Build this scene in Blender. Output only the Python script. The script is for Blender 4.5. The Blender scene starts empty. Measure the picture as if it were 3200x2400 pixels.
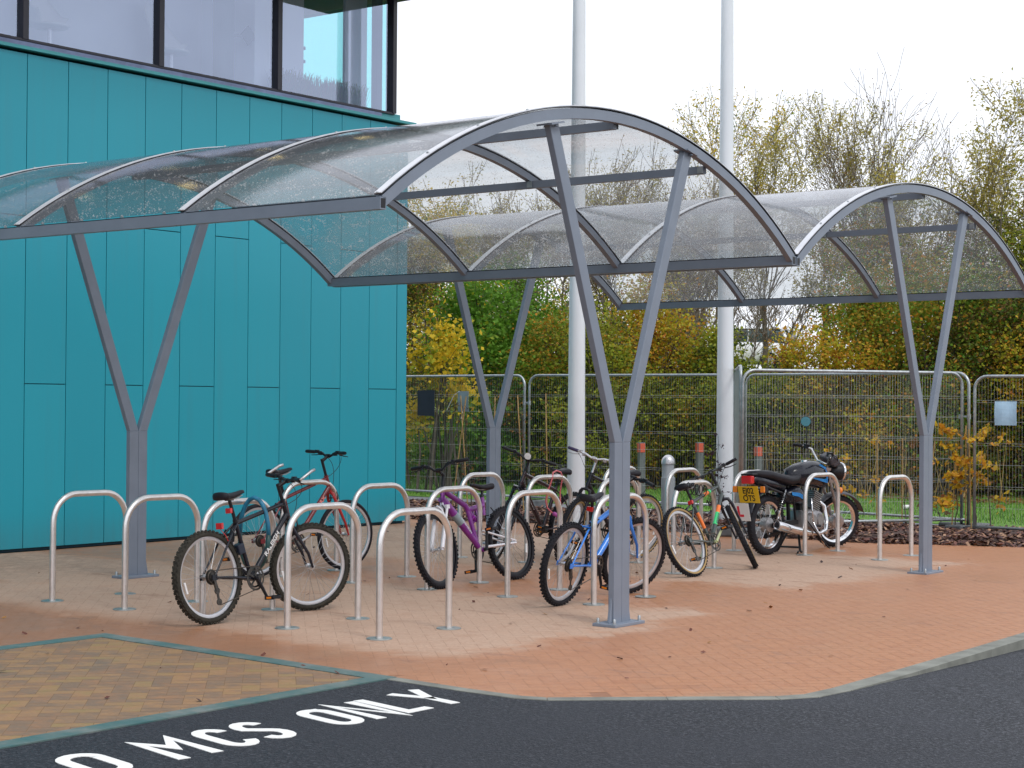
import bpy, math, random
import numpy as np
from mathutils import Vector, Matrix
PI = math.pi
R = math.radians
scene = bpy.context.scene
col = scene.collection

# ------------------------------------------------------------------ camera
cam_d = bpy.data.cameras.new('camera')
cam_d.sensor_width = 36.0
cam_d.lens = 62.66
cam_d.clip_start = 0.1
cam_d.clip_end = 1500
cam = bpy.data.objects.new('camera', cam_d)
col.objects.link(cam)
cr = Vector((0.793735, 0.608222, 0.007067)); cu = Vector((0.000599, -0.012399, 0.999923)); cf = Vector((-0.608263, 0.79367, 0.010206))
mw = Matrix((cr, cu, -cf)).transposed().to_4x4()
mw.translation = Vector((7.972, -8.959, 1.593))
cam.matrix_world = mw
scene.camera = cam

# ------------------------------------------------------------------ light
SUN_EL, SUN_AZ = R(52), R(-18)          # direction towards the sun, azimuth from +X
world = bpy.data.worlds.new('World')
scene.world = world
world.use_nodes = True
wn = world.node_tree
for n in list(wn.nodes): wn.nodes.remove(n)
wo = wn.nodes.new('ShaderNodeOutputWorld'); wb = wn.nodes.new('ShaderNodeBackground')
sk = wn.nodes.new('ShaderNodeTexSky'); sk.sky_type = 'NISHITA'; sk.sun_disc = False
sk.sun_elevation = SUN_EL; sk.sun_rotation = R(90) - SUN_AZ
sk.air_density = 1.0; sk.dust_density = 5.0
wm = wn.nodes.new('ShaderNodeMixRGB'); wm.blend_type = 'MIX'; wm.inputs[0].default_value = 0.90
wm.inputs[2].default_value = (11.6, 12.0, 12.9, 1)     # flat layer of cloud over the sky
wn.links.new(sk.outputs[0], wm.inputs[1]); wn.links.new(wm.outputs[0], wb.inputs[0])
wb.inputs[1].default_value = 0.1
wn.links.new(wb.outputs[0], wo.inputs[0])
sl = bpy.data.lights.new('sun', 'SUN'); sl.energy = 1.1; sl.angle = R(14); sl.color = (1.0, 0.97, 0.92)
so = bpy.data.objects.new('sun', sl); col.objects.link(so)
sd = Vector((math.cos(SUN_EL)*math.cos(SUN_AZ), math.cos(SUN_EL)*math.sin(SUN_AZ), math.sin(SUN_EL)))
so.rotation_euler = (-sd).to_track_quat('-Z', 'Y').to_euler()
so.location = (0, 0, 30)
scene.view_settings.view_transform = 'Standard'
scene.view_settings.look = 'None'
scene.view_settings.exposure = 0.12
scene.view_settings.gamma = 1.0
scene.cycles.max_bounces = 8
scene.cycles.transparent_max_bounces = 24
scene.cycles.caustics_reflective = False
scene.cycles.caustics_refractive = False

# ------------------------------------------------------------------ helpers
def tag(o, label=None, cat=None, group=None, kind=None):
    if label: o['label'] = label
    if cat: o['category'] = cat
    if group: o['group'] = group
    if kind: o['kind'] = kind
    return o

def empty(name, loc=(0, 0, 0), rot=(0, 0, 0), label=None, cat=None, group=None):
    o = bpy.data.objects.new(name, None); col.objects.link(o)
    o.location = loc; o.rotation_euler = rot; o.empty_display_size = 0.2
    return tag(o, label, cat, group)

class MB:
    def __init__(s, xf=None):
        s.v = []; s.f = []; s.m = []; s.xf = xf; s.mi = 0
    def addv(s, pts):
        b = len(s.v)
        if s.xf is None: s.v += [tuple(p) for p in pts]
        else: s.v += [tuple(s.xf @ Vector(p)) for p in pts]
        return b
    def addf(s, fs, b=0):
        for f in fs:
            s.f.append(tuple(i+b for i in f)); s.m.append(s.mi)
    def box(s, c, d, M=None):
        x, y, z = d[0]/2, d[1]/2, d[2]/2
        P = [Vector(q) for q in ((-x,-y,-z),(x,-y,-z),(x,y,-z),(-x,y,-z),(-x,-y,z),(x,-y,z),(x,y,z),(-x,y,z))]
        if M is not None: P = [M @ p for p in P]
        c = Vector(c)
        b = s.addv([p+c for p in P])
        s.addf([(0,3,2,1),(4,5,6,7),(0,1,5,4),(1,2,6,5),(2,3,7,6),(3,0,4,7)], b)
    def bar(s, a, b_, w, h, up=(0, 0, 1)):
        a = Vector(a); b_ = Vector(b_); d = (b_-a); L = d.length; d.normalize()
        up = Vector(up); sx = d.cross(up)
        if sx.length < 1e-4: sx = d.cross(Vector((1, 0, 0)))
        sx.normalize(); uz = sx.cross(d).normalized()
        P = []
        for q in (a, b_):
            for i, j in ((-1,-1),(1,-1),(1,1),(-1,1)): P.append(q + sx*(i*w/2) + uz*(j*h/2))
        b = s.addv(P)
        s.addf([(0,1,2,3),(7,6,5,4),(0,4,5,1),(1,5,6,2),(2,6,7,3),(3,7,4,0)], b)
    def tube(s, pts, r, n=8, closed=False, cap=True):
        pts = [Vector(p) for p in pts]; N = len(pts)
        rs = r if isinstance(r, (list, tuple)) else [r]*N
        prev = None; b0 = None; rings = []
        for i in range(N):
            if closed: t = pts[(i+1) % N]-pts[i-1]
            else: t = pts[min(i+1, N-1)]-pts[max(i-1, 0)]
            if t.length < 1e-9: t = Vector((0, 0, 1))
            t.normalize()
            if prev is None:
                a = Vector((0, 0, 1)) if abs(t.z) < .9 else Vector((1, 0, 0))
                u = t.cross(a).normalized()
            else:
                u = (prev - t*prev.dot(t))
                if u.length < 1e-6: u = t.cross(Vector((0, 0, 1)))
                u.normalize()
            prev = u; w = t.cross(u)
            rings.append(s.addv([pts[i] + (u*math.cos(2*PI*k/n)+w*math.sin(2*PI*k/n))*rs[i] for k in range(n)]))
        m = N if closed else N-1
        for i in range(m):
            a, c = rings[i], rings[(i+1) % N]
            s.addf([(a+k, a+(k+1) % n, c+(k+1) % n, c+k) for k in range(n)])
        if cap and not closed:
            s.addf([tuple(rings[0]+k for k in range(n))[::-1], tuple(rings[-1]+k for k in range(n))])
    def lathe(s, prof, n=24, axis='z', c=(0, 0, 0), arc=2*PI, closedprof=False):
        # prof: list of (radius, height)
        c = Vector(c); rings = []; full = abs(arc-2*PI) < 1e-6
        nn = n if full else n+1
        for k in range(nn):
            a = arc*k/n; P = []
            for rr, h in prof:
                if axis == 'z': P.append(c+Vector((rr*math.cos(a), rr*math.sin(a), h)))
                elif axis == 'y': P.append(c+Vector((rr*math.cos(a), h, rr*math.sin(a))))
                else: P.append(c+Vector((h, rr*math.cos(a), rr*math.sin(a))))
            rings.append(s.addv(P))
        m = len(prof)
        for k in range(n):
            a, b = rings[k], rings[(k+1) % nn]
            for j in range(m if closedprof else m-1):
                j2 = (j+1) % m
                s.addf([(a+j, b+j, b+j2, a+j2)])
    def prism(s, poly, z0, z1, top_only=False):
        b = s.addv([(x, y, z1) for x, y in poly]); n = len(poly)
        s.addf([tuple(b+i for i in range(n))])
        if not top_only:
            b2 = s.addv([(x, y, z0) for x, y in poly])
            s.addf([tuple(b2+i for i in range(n))[::-1]])
            s.addf([(b2+i, b2+(i+1) % n, b+(i+1) % n, b+i) for i in range(n)])
    def build(s, name, mats, parent=None, smooth=False, bevel=0, autosmooth=None):
        me = bpy.data.meshes.new(name)
        me.from_pydata(s.v, [], s.f)
        if not isinstance(mats, (list, tuple)): mats = [mats]
        for m in mats: me.materials.append(m)
        if len(mats) > 1: me.polygons.foreach_set('material_index', s.m)
        if smooth: me.polygons.foreach_set('use_smooth', [True]*len(me.polygons))
        me.update()
        o = bpy.data.objects.new(name, me); col.objects.link(o)
        if smooth and autosmooth:
            try: me.set_sharp_from_angle(angle=R(autosmooth))
            except Exception: pass
        if parent is not None: o.parent = parent
        if bevel:
            md = o.modifiers.new('bevel', 'BEVEL'); md.width = bevel; md.segments = 2; md.limit_method = 'ANGLE'; md.angle_limit = R(35)
        return o

def copy_tree(o, parent=None):
    c = o.copy(); col.objects.link(c); c.parent = parent
    for ch in list(o.children): copy_tree(ch, c)
    return c

# ------------------------------------------------------------------ materials
def newmat(name):
    m = bpy.data.materials.new(name); m.use_nodes = True
    nt = m.node_tree; bs = nt.nodes['Principled BSDF']
    return m, nt, bs
def N(nt, t, **kw):
    n = nt.nodes.new(t)
    for k, v in kw.items(): setattr(n, k, v)
    return n
def ramp(nt, stops, interp='LINEAR'):
    r_ = N(nt, 'ShaderNodeValToRGB'); r_.color_ramp.interpolation = interp
    e = r_.color_ramp.elements
    while len(e) < len(stops): e.new(0.5)
    for i, (p, c) in enumerate(stops):
        e[i].position = p; e[i].color = (c[0], c[1], c[2], 1)
    return r_
def coords(nt, kind='Object', scale=None):
    tc = N(nt, 'ShaderNodeTexCoord')
    if scale is None: return tc.outputs[kind]
    mp = N(nt, 'ShaderNodeMapping'); mp.inputs['Scale'].default_value = scale
    nt.links.new(tc.outputs[kind], mp.inputs[0]); return mp.outputs[0]
def noise(nt, vec, scale, detail=3, rough=.55):
    n = N(nt, 'ShaderNodeTexNoise'); n.inputs['Scale'].default_value = scale; n.inputs['Detail'].default_value = detail
    n.inputs['Roughness'].default_value = rough
    if vec is not None: nt.links.new(vec, n.inputs['Vector'])
    return n
def bump(nt, bs, h, strength=.3, dist=.01):
    b = N(nt, 'ShaderNodeBump'); b.inputs['Strength'].default_value = strength; b.inputs['Distance'].default_value = dist
    nt.links.new(h, b.inputs['Height']); nt.links.new(b.outputs[0], bs.inputs['Normal']); return b
def mix(nt, fac, a, b, mode='MIX'):
    m = N(nt, 'ShaderNodeMixRGB', blend_type=mode)
    for i, x in enumerate((fac, a, b)):
        if isinstance(x, (int, float)): m.inputs[i].default_value = x
        elif isinstance(x, tuple): m.inputs[i].default_value = (x[0], x[1], x[2], 1)
        else: nt.links.new(x, m.inputs[i])
    return m.outputs[0]
def mth(nt, op, a, b=None, clamp=False):
    m = N(nt, 'ShaderNodeMath', operation=op); m.use_clamp = clamp
    for i, x in enumerate((a, b)):
        if x is None: continue
        if isinstance(x, (int, float)): m.inputs[i].default_value = x
        else: nt.links.new(x, m.inputs[i])
    return m.outputs[0]

def paint(name, c, rough=.45, metal=0., var=.12, vscale=6, bmp=0., bscale=80, coat=0., spec=.5):
    m, nt, bs = newmat(name)
    v = coords(nt)
    n = noise(nt, v, vscale, 4)
    d = tuple(x*(1-var) for x in c); l = tuple(min(1, x*(1+var)) for x in c)
    rp = ramp(nt, [(.3, d), (.7, l)])
    nt.links.new(n.outputs[0], rp.inputs[0]); nt.links.new(rp.outputs[0], bs.inputs['Base Color'])
    bs.inputs['Roughness'].default_value = rough; bs.inputs['Metallic'].default_value = metal
    bs.inputs['Coat Weight'].default_value = coat; bs.inputs['Coat Roughness'].default_value = .15
    bs.inputs['Specular IOR Level'].default_value = spec
    if bmp:
        n2 = noise(nt, v, bscale, 2); bump(nt, bs, n2.outputs[0], bmp, .004)
    return m
M = {}
M['post'] = paint('grey_blue_paint', (.19, .225, .285), .42, var=.06, bmp=.1)
M['galv'] = paint('galvanised_steel', (.42, .45, .47), .42, metal=.75, var=.2, vscale=25)
M['steel'] = paint('brushed_stainless_steel', (.74, .715, .70), .30, metal=.88, var=.10, vscale=14, bmp=.08, bscale=200)
M['flange'] = paint('flange_steel', (.36, .38, .37), .4, metal=.7, var=.2, vscale=20)
M['chrome'] = paint('chrome', (.75, .75, .77), .12, metal=1, var=.05)
M['alloy'] = paint('dull_alloy', (.55, .55, .57), .35, metal=.9, var=.1, vscale=30)
M['strip'] = paint('pale_aluminium_strip', (.66, .67, .71), .35, metal=.35, var=.05)
M['rim'] = paint('silver_rim', (.60, .60, .63), .35, metal=.55, var=.08)
M['rubber'] = paint('tyre_rubber', (.014, .014, .019), .75, var=.3, vscale=20, bmp=.3, spec=.3)
M['rubber_mud'] = paint('dusty_tyre_rubber', (.03, .027, .02), .85, var=.5, vscale=30, bmp=.4)
M['black'] = paint('black_plastic', (.010, .010, .014), .4, var=.25, vscale=20, spec=.35)
M['blackpaint'] = paint('black_frame_paint', (.010, .011, .020), .22, var=.2, coat=.10, spec=.4)
M['saddle'] = paint('saddle_vinyl', (.014, .013, .019), .48, var=.2, vscale=30, bmp=.2, spec=.3)
M['redpaint'] = paint('red_frame_paint', (.18, .016, .024), .28, var=.25, coat=.5)
M['redfork'] = paint('bright_red_paint', (.42, .022, .022), .3, var=.1, coat=.4)
M['purple'] = paint('purple_frame_paint', (.21, .022, .26), .28, var=.15, coat=.5)
M['whitepaint'] = paint('white_frame_paint', (.78, .77, .82), .3, var=.04, coat=.3)
M['bluepaint'] = paint('blue_frame_paint', (.03, .22, .75), .28, var=.12, coat=.5)
M['greypaint'] = paint('dark_green_grey_paint', (.045, .06, .058), .3, var=.15, coat=.4)
M['maroon'] = paint('maroon_black_paint', (.03, .012, .02), .25, var=.2, coat=.5)
M['orange'] = paint('orange_decal', (.85, .20, .04), .4, var=.1)
M['lime'] = paint('green_decal', (.06, .62, .22), .4, var=.1)
M['redlens'] = paint('red_lens', (.62, .01, .012), .15, var=.1, coat=.6)
M['amber'] = paint('amber_lens', (.85, .25, .02), .15, var=.1, coat=.6)
M['white'] = paint('white_plastic', (.8, .8, .8), .4, var=.03)
M['skinwall'] = paint('tan_tyre_wall', (.36, .24, .10), .7, var=.15)
M['polewhite'] = paint('white_pole_paint', (.74, .78, .83), .35, var=.03, vscale=2)
M['cane'] = paint('bamboo_cane', (.42, .27, .10), .6, var=.3, vscale=12)
M['bark'] = paint('bark', (.09, .072, .055), .9, var=.4, vscale=8, bmp=.5)
M['barkpale'] = paint('pale_bark', (.19, .165, .125), .9, var=.35, vscale=6, bmp=.5)
M['timber'] = paint('weathered_timber', (.13, .14, .15), .8, var=.25, vscale=10, bmp=.3)
M['redreflect'] = paint('red_reflector', (.60, .085, .04), .4, var=.1)
M['concrete'] = paint('concrete', (.33, .34, .32), .8, var=.18, vscale=9, bmp=.3)
M['kerb'] = paint('kerb_concrete', (.20, .205, .18), .7, var=.28, vscale=5, bmp=.3)
M['bollard'] = paint('bollard_grey', (.34, .37, .40), .4, metal=.2, var=.08)
M['lockblue'] = paint('teal_lock_sleeve', (.01, .16, .28), .35, var=.35, vscale=18)
M['lockdark'] = paint('dark_green_lock_sleeve', (.01, .06, .06), .35, var=.3, vscale=18)
M['pink'] = paint('pink_lock_cable', (.75, .18, .20), .35, var=.1)
M['magenta'] = paint('magenta_plastic', (.55, .10, .42), .35, var=.1)
M['paper'] = paint('blue_white_paper', (.42, .62, .80), .6, var=.1, vscale=12)
M['signdark'] = paint('dark_board', (.012, .02, .04), .5, var=.2)
M['signgrey'] = paint('grey_board', (.26, .33, .36), .5, var=.1)
M['mirrorglass'] = paint('mirror_glass', (.10, .38, .50), .08, metal=.3, var=.05)
M['motoblue'] = paint('moto_cyan_decal', (.01, .22, .65), .25, var=.15, coat=.5)
M['engine'] = paint('engine_alloy', (.38, .37, .38), .4, metal=.8, var=.2, vscale=20)
M['carwhite'] = paint('white_car_paint', (.82, .83, .85), .2, var=.02, coat=.6)
M['carglass'] = paint('dark_car_glass', (.05, .08, .08), .1, var=.1)
M['learner'] = paint('learner_red', (.75, .02, .05), .4, var=.03)
M['plateyellow'] = paint('plate_yellow', (.78, .46, .01), .35, var=.05)
M['greyplastic'] = paint('grey_plastic', (.06, .06, .075), .4, var=.2)
M['pinkdecal'] = paint('pale_red_decal', (.75, .25, .22), .4)
M['lockgrip'] = paint('violet_grip', (.05, .035, .10), .5)
M['limecrank'] = paint('pale_green_alloy', (.55, .60, .35), .35, metal=.3)
M['roadpaint'] = paint('white_road_paint', (.82, .82, .80), .6, var=.06, vscale=30)

def maprange(nt, v, a, b):
    m = N(nt, 'ShaderNodeMapRange'); m.interpolation_type = 'SMOOTHSTEP'
    nt.links.new(v, m.inputs[0]); m.inputs[1].default_value = a; m.inputs[2].default_value = b
    return m.outputs[0]
# teal cladding: satin coated metal
def teal():
    m, nt, bs = newmat('teal_cladding')
    v = coords(nt); n = noise(nt, v, .7, 3); n2 = noise(nt, v, 60, 2)
    g = N(nt, 'ShaderNodeNewGeometry')
    a = mix(nt, n.outputs[0], (.010, .28, .375), (.014, .31, .41))
    a = mix(nt, mth(nt, 'MULTIPLY', g.outputs['Random Per Island'], .35), a, (.020, .36, .46))
    a = mix(nt, mth(nt, 'MULTIPLY', n2.outputs[0], .18), a, (.0, .22, .30))
    st_ = noise(nt, coords(nt, 'Object', (5, 5, .25)), 1.6, 4, .6)
    a = mix(nt, mth(nt, 'MULTIPLY', maprange(nt, st_.outputs[0], .5, .75), .16), a, (.05, .22, .27))
    sz = N(nt, 'ShaderNodeSeparateXYZ'); nt.links.new(v, sz.inputs[0])
    dirt = mth(nt, 'MULTIPLY', mth(nt, 'SUBTRACT', 1.0, maprange(nt, sz.outputs[2], .05, .45)), mth(nt, 'MULTIPLY', st_.outputs[0], .45))
    a = mix(nt, dirt, a, (.07, .14, .15))
    nt.links.new(a, bs.inputs['Base Color'])
    bs.inputs['Roughness'].default_value = .38; bs.inputs['Specular IOR Level'].default_value = .45
    n3 = noise(nt, v, 1.3, 2); bump(nt, bs, n3.outputs[0], .12, .02)
    return m
M['teal'] = teal()
M['tealdark'] = paint('dark_teal_backing', (.002, .035, .055), .6)
M['tealtrim'] = paint('teal_trim', (.05, .33, .36), .4, var=.06)
M['frame'] = paint('window_frame', (.018, .016, .030), .4)
def emis(name, c, e):
    m, nt, bs = newmat(name); bs.inputs['Base Color'].default_value = (*c, 1); bs.inputs['Emission Color'].default_value = (*c, 1); bs.inputs['Emission Strength'].default_value = e; return m
M['downlight'] = emis('warm_downlight', (1.0, .78, .30), 2.6)
M['soffit'] = paint('soffit', (.12, .16, .15), .6)
M['interior'] = paint('interior_wall', (.80, .82, .90), .8, var=.08, vscale=.8)
M['interiordark'] = paint('interior_column', (.03, .06, .07), .6, var=.3)
M['interiormid'] = paint('interior_furniture', (.22, .26, .42), .7, var=.2)

def fres(nt, f0=.04, power=5):
    g = N(nt, 'ShaderNodeNewGeometry'); d = N(nt, 'ShaderNodeVectorMath', operation='DOT_PRODUCT')
    nt.links.new(g.outputs['Normal'], d.inputs[0]); nt.links.new(g.outputs['Incoming'], d.inputs[1])
    a = mth(nt, 'SUBTRACT', 1.0, mth(nt, 'ABSOLUTE', d.outputs['Value']), clamp=True)
    p = mth(nt, 'POWER', a, power); r_ = mth(nt, 'MULTIPLY', p, 1-f0); return mth(nt, 'ADD', r_, f0)
def glass(name, tint, refl, refcol=(.9, .9, 1)):
    m = bpy.data.materials.new(name); m.use_nodes = True; nt = m.node_tree
    for n in list(nt.nodes): nt.nodes.remove(n)
    o = N(nt, 'ShaderNodeOutputMaterial'); t = N(nt, 'ShaderNodeBsdfTransparent'); g = N(nt, 'ShaderNodeBsdfGlossy')
    t.inputs[0].default_value = (*tint, 1); g.inputs[0].default_value = (*refcol, 1); g.inputs['Roughness'].default_value = .02
    f = fres(nt, refl, 3)
    nz = noise(nt, coords(nt), .6, 3); f2 = mth(nt, 'MULTIPLY', f, mth(nt, 'ADD', mth(nt, 'MULTIPLY', nz.outputs[0], .5), .75), clamp=True)
    mx = N(nt, 'ShaderNodeMixShader'); nt.links.new(f2, mx.inputs[0]); nt.links.new(t.outputs[0], mx.inputs[1]); nt.links.new(g.outputs[0], mx.inputs[2])
    nt.links.new(mx.outputs[0], o.inputs[0]); return m
M['glass'] = glass('office_glass', (.86, .92, 1.0), .34, (.68, .77, .99))
M['glassend'] = glass('end_glass', (.55, .92, .88), .04)

def polycarb():
    m = bpy.data.materials.new('wet_polycarbonate'); m.use_nodes = True; nt = m.node_tree
    for n in list(nt.nodes): nt.nodes.remove(n)
    o = N(nt, 'ShaderNodeOutputMaterial'); t = N(nt, 'ShaderNodeBsdfTransparent'); g = N(nt, 'ShaderNodeBsdfGlossy'); d = N(nt, 'ShaderNodeBsdfDiffuse'); tl = N(nt, 'ShaderNodeBsdfTranslucent')
    t.inputs[0].default_value = (.90, .915, .915, 1); g.inputs[0].default_value = (.9, .9, .93, 1); g.inputs['Roughness'].default_value = .06
    d.inputs[0].default_value = (.36, .37, .38, 1); tl.inputs[0].default_value = (.42, .44, .48, 1)
    v = coords(nt)
    vo = N(nt, 'ShaderNodeTexVoronoi'); vo.inputs['Scale'].default_value = 46; nt.links.new(v, vo.inputs['Vector'])
    nd = noise(nt, v, 9, 3)
    # drops: small spots, more of them where the sheet stays wet
    spot = mth(nt, 'LESS_THAN', vo.outputs['Distance'], mth(nt, 'MULTIPLY', mth(nt, 'SUBTRACT', nd.outputs[0], .30), .95))
    film = noise(nt, coords(nt, 'Object', (.6, 3.5, 3.5)), 2.2, 4)
    haze = mth(nt, 'MULTIPLY_ADD', film.outputs[0], .16); nt.nodes[-1].inputs[2].default_value = .045
    dm = N(nt, 'ShaderNodeMixShader'); dm.inputs[0].default_value = .5; nt.links.new(d.outputs[0], dm.inputs[1]); nt.links.new(tl.outputs[0], dm.inputs[2])
    f = mth(nt, 'ADD', haze, mth(nt, 'MULTIPLY', spot, .42), clamp=True)
    m0 = N(nt, 'ShaderNodeMixShader'); nt.links.new(haze, m0.inputs[0]); nt.links.new(t.outputs[0], m0.inputs[1]); nt.links.new(dm.outputs[0], m0.inputs[2])
    wd = N(nt, 'ShaderNodeBsdfDiffuse'); wd.inputs[0].default_value = (.85, .86, .88, 1); wt = N(nt, 'ShaderNodeBsdfTranslucent'); wt.inputs[0].default_value = (.8, .82, .84, 1)
    wm_ = N(nt, 'ShaderNodeMixShader'); wm_.inputs[0].default_value = .5; nt.links.new(wd.outputs[0], wm_.inputs[1]); nt.links.new(wt.outputs[0], wm_.inputs[2])
    m1 = N(nt, 'ShaderNodeMixShader'); nt.links.new(mth(nt, 'MULTIPLY', spot, .48), m1.inputs[0]); nt.links.new(m0.outputs[0], m1.inputs[1]); nt.links.new(wm_.outputs[0], m1.inputs[2])
    m2 = N(nt, 'ShaderNodeMixShader'); nt.links.new(mth(nt, 'MULTIPLY', fres(nt, .035), .72), m2.inputs[0]); nt.links.new(m1.outputs[0], m2.inputs[1]); nt.links.new(g.outputs[0], m2.inputs[2])
    nb = noise(nt, v, 60, 2); b = N(nt, 'ShaderNodeBump'); b.inputs['Strength'].default_value = .12; b.inputs['Distance'].default_value = .003
    nt.links.new(nb.outputs[0], b.inputs['Height']); nt.links.new(b.outputs[0], g.inputs['Normal'])
    nt.links.new(m2.outputs[0], o.inputs[0]); return m
M['poly'] = polycarb()

# foliage: colour differs leaf by leaf and clump by clump
def leafmat(name, cols, clump=1.2, trans=.4):
    m = bpy.data.materials.new(name); m.use_nodes = True; nt = m.node_tree
    for n in list(nt.nodes): nt.nodes.remove(n)
    o = N(nt, 'ShaderNodeOutputMaterial'); d = N(nt, 'ShaderNodeBsdfPrincipled'); t = N(nt, 'ShaderNodeBsdfTranslucent')
    g = N(nt, 'ShaderNodeNewGeometry'); nz = noise(nt, coords(nt), clump, 2)
    s = mth(nt, 'ADD', mth(nt, 'MULTIPLY', g.outputs['Random Per Island'], .55), mth(nt, 'MULTIPLY', mth(nt, 'SUBTRACT', nz.outputs[0], .28), 1.05))
    rp = ramp(nt, [((i+.5)/len(cols), c) for i, c in enumerate(cols)])
    nt.links.new(s, rp.inputs[0]); nt.links.new(rp.outputs[0], d.inputs['Base Color']); nt.links.new(rp.outputs[0], t.inputs[0])
    d.inputs['Roughness'].default_value = .6; d.inputs['Specular IOR Level'].default_value = .25
    mx = N(nt, 'ShaderNodeMixShader'); mx.inputs[0].default_value = trans
    nt.links.new(d.outputs[0], mx.inputs[1]); nt.links.new(t.outputs[0], mx.inputs[2]); nt.links.new(mx.outputs[0], o.inputs[0])
    return m
G1, G2, G3 = (.045, .095, .012), (.09, .21, .02), (.16, .34, .035)
YG, Y1, Y2 = (.36, .40, .03), (.60, .43, .03), (.82, .58, .04)
OR, RD, BR, DK = (.62, .25, .03), (.42, .07, .03), (.20, .09, .035), (.06, .06, .02)
M['lf_yellow'] = leafmat('yellow_maple_leaves', [G2, YG, Y1, Y2, Y1])
M['lf_green'] = leafmat('green_leaves', [G1, G2, G3, G2, YG])
M['lf_olive'] = leafmat('olive_leaves', [DK, G1, YG, (.24, .27, .03), (.42, .27, .03)])
M['lf_orange'] = leafmat('orange_leaves', [BR, YG, OR, YG, Y1, RD])
M['lf_mixed'] = leafmat('green_orange_leaves', [G1, G2, (.30, .22, .02), G3, OR, G2])
M['lf_dark'] = leafmat('dark_leaves', [DK, G1, BR, G2, (.26, .24, .03)])
M['lf_willow'] = leafmat('pale_willow_leaves', [(.34, .28, .09), (.46, .44, .11), (.56, .46, .10), (.42, .32, .10)], trans=.55)
M['lf_brown'] = leafmat('brown_leaves', [BR, (.2, .09, .03), (.24, .15, .05), BR])
M['lf_sapling'] = leafmat('golden_sapling_leaves', [(.28, .13, .02), Y1, OR, Y2, (.3, .1, .03)], clump=5)
M['lf_purple'] = leafmat('dark_purple_leaves', [(.035, .012, .025), (.08, .03, .05)])

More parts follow.
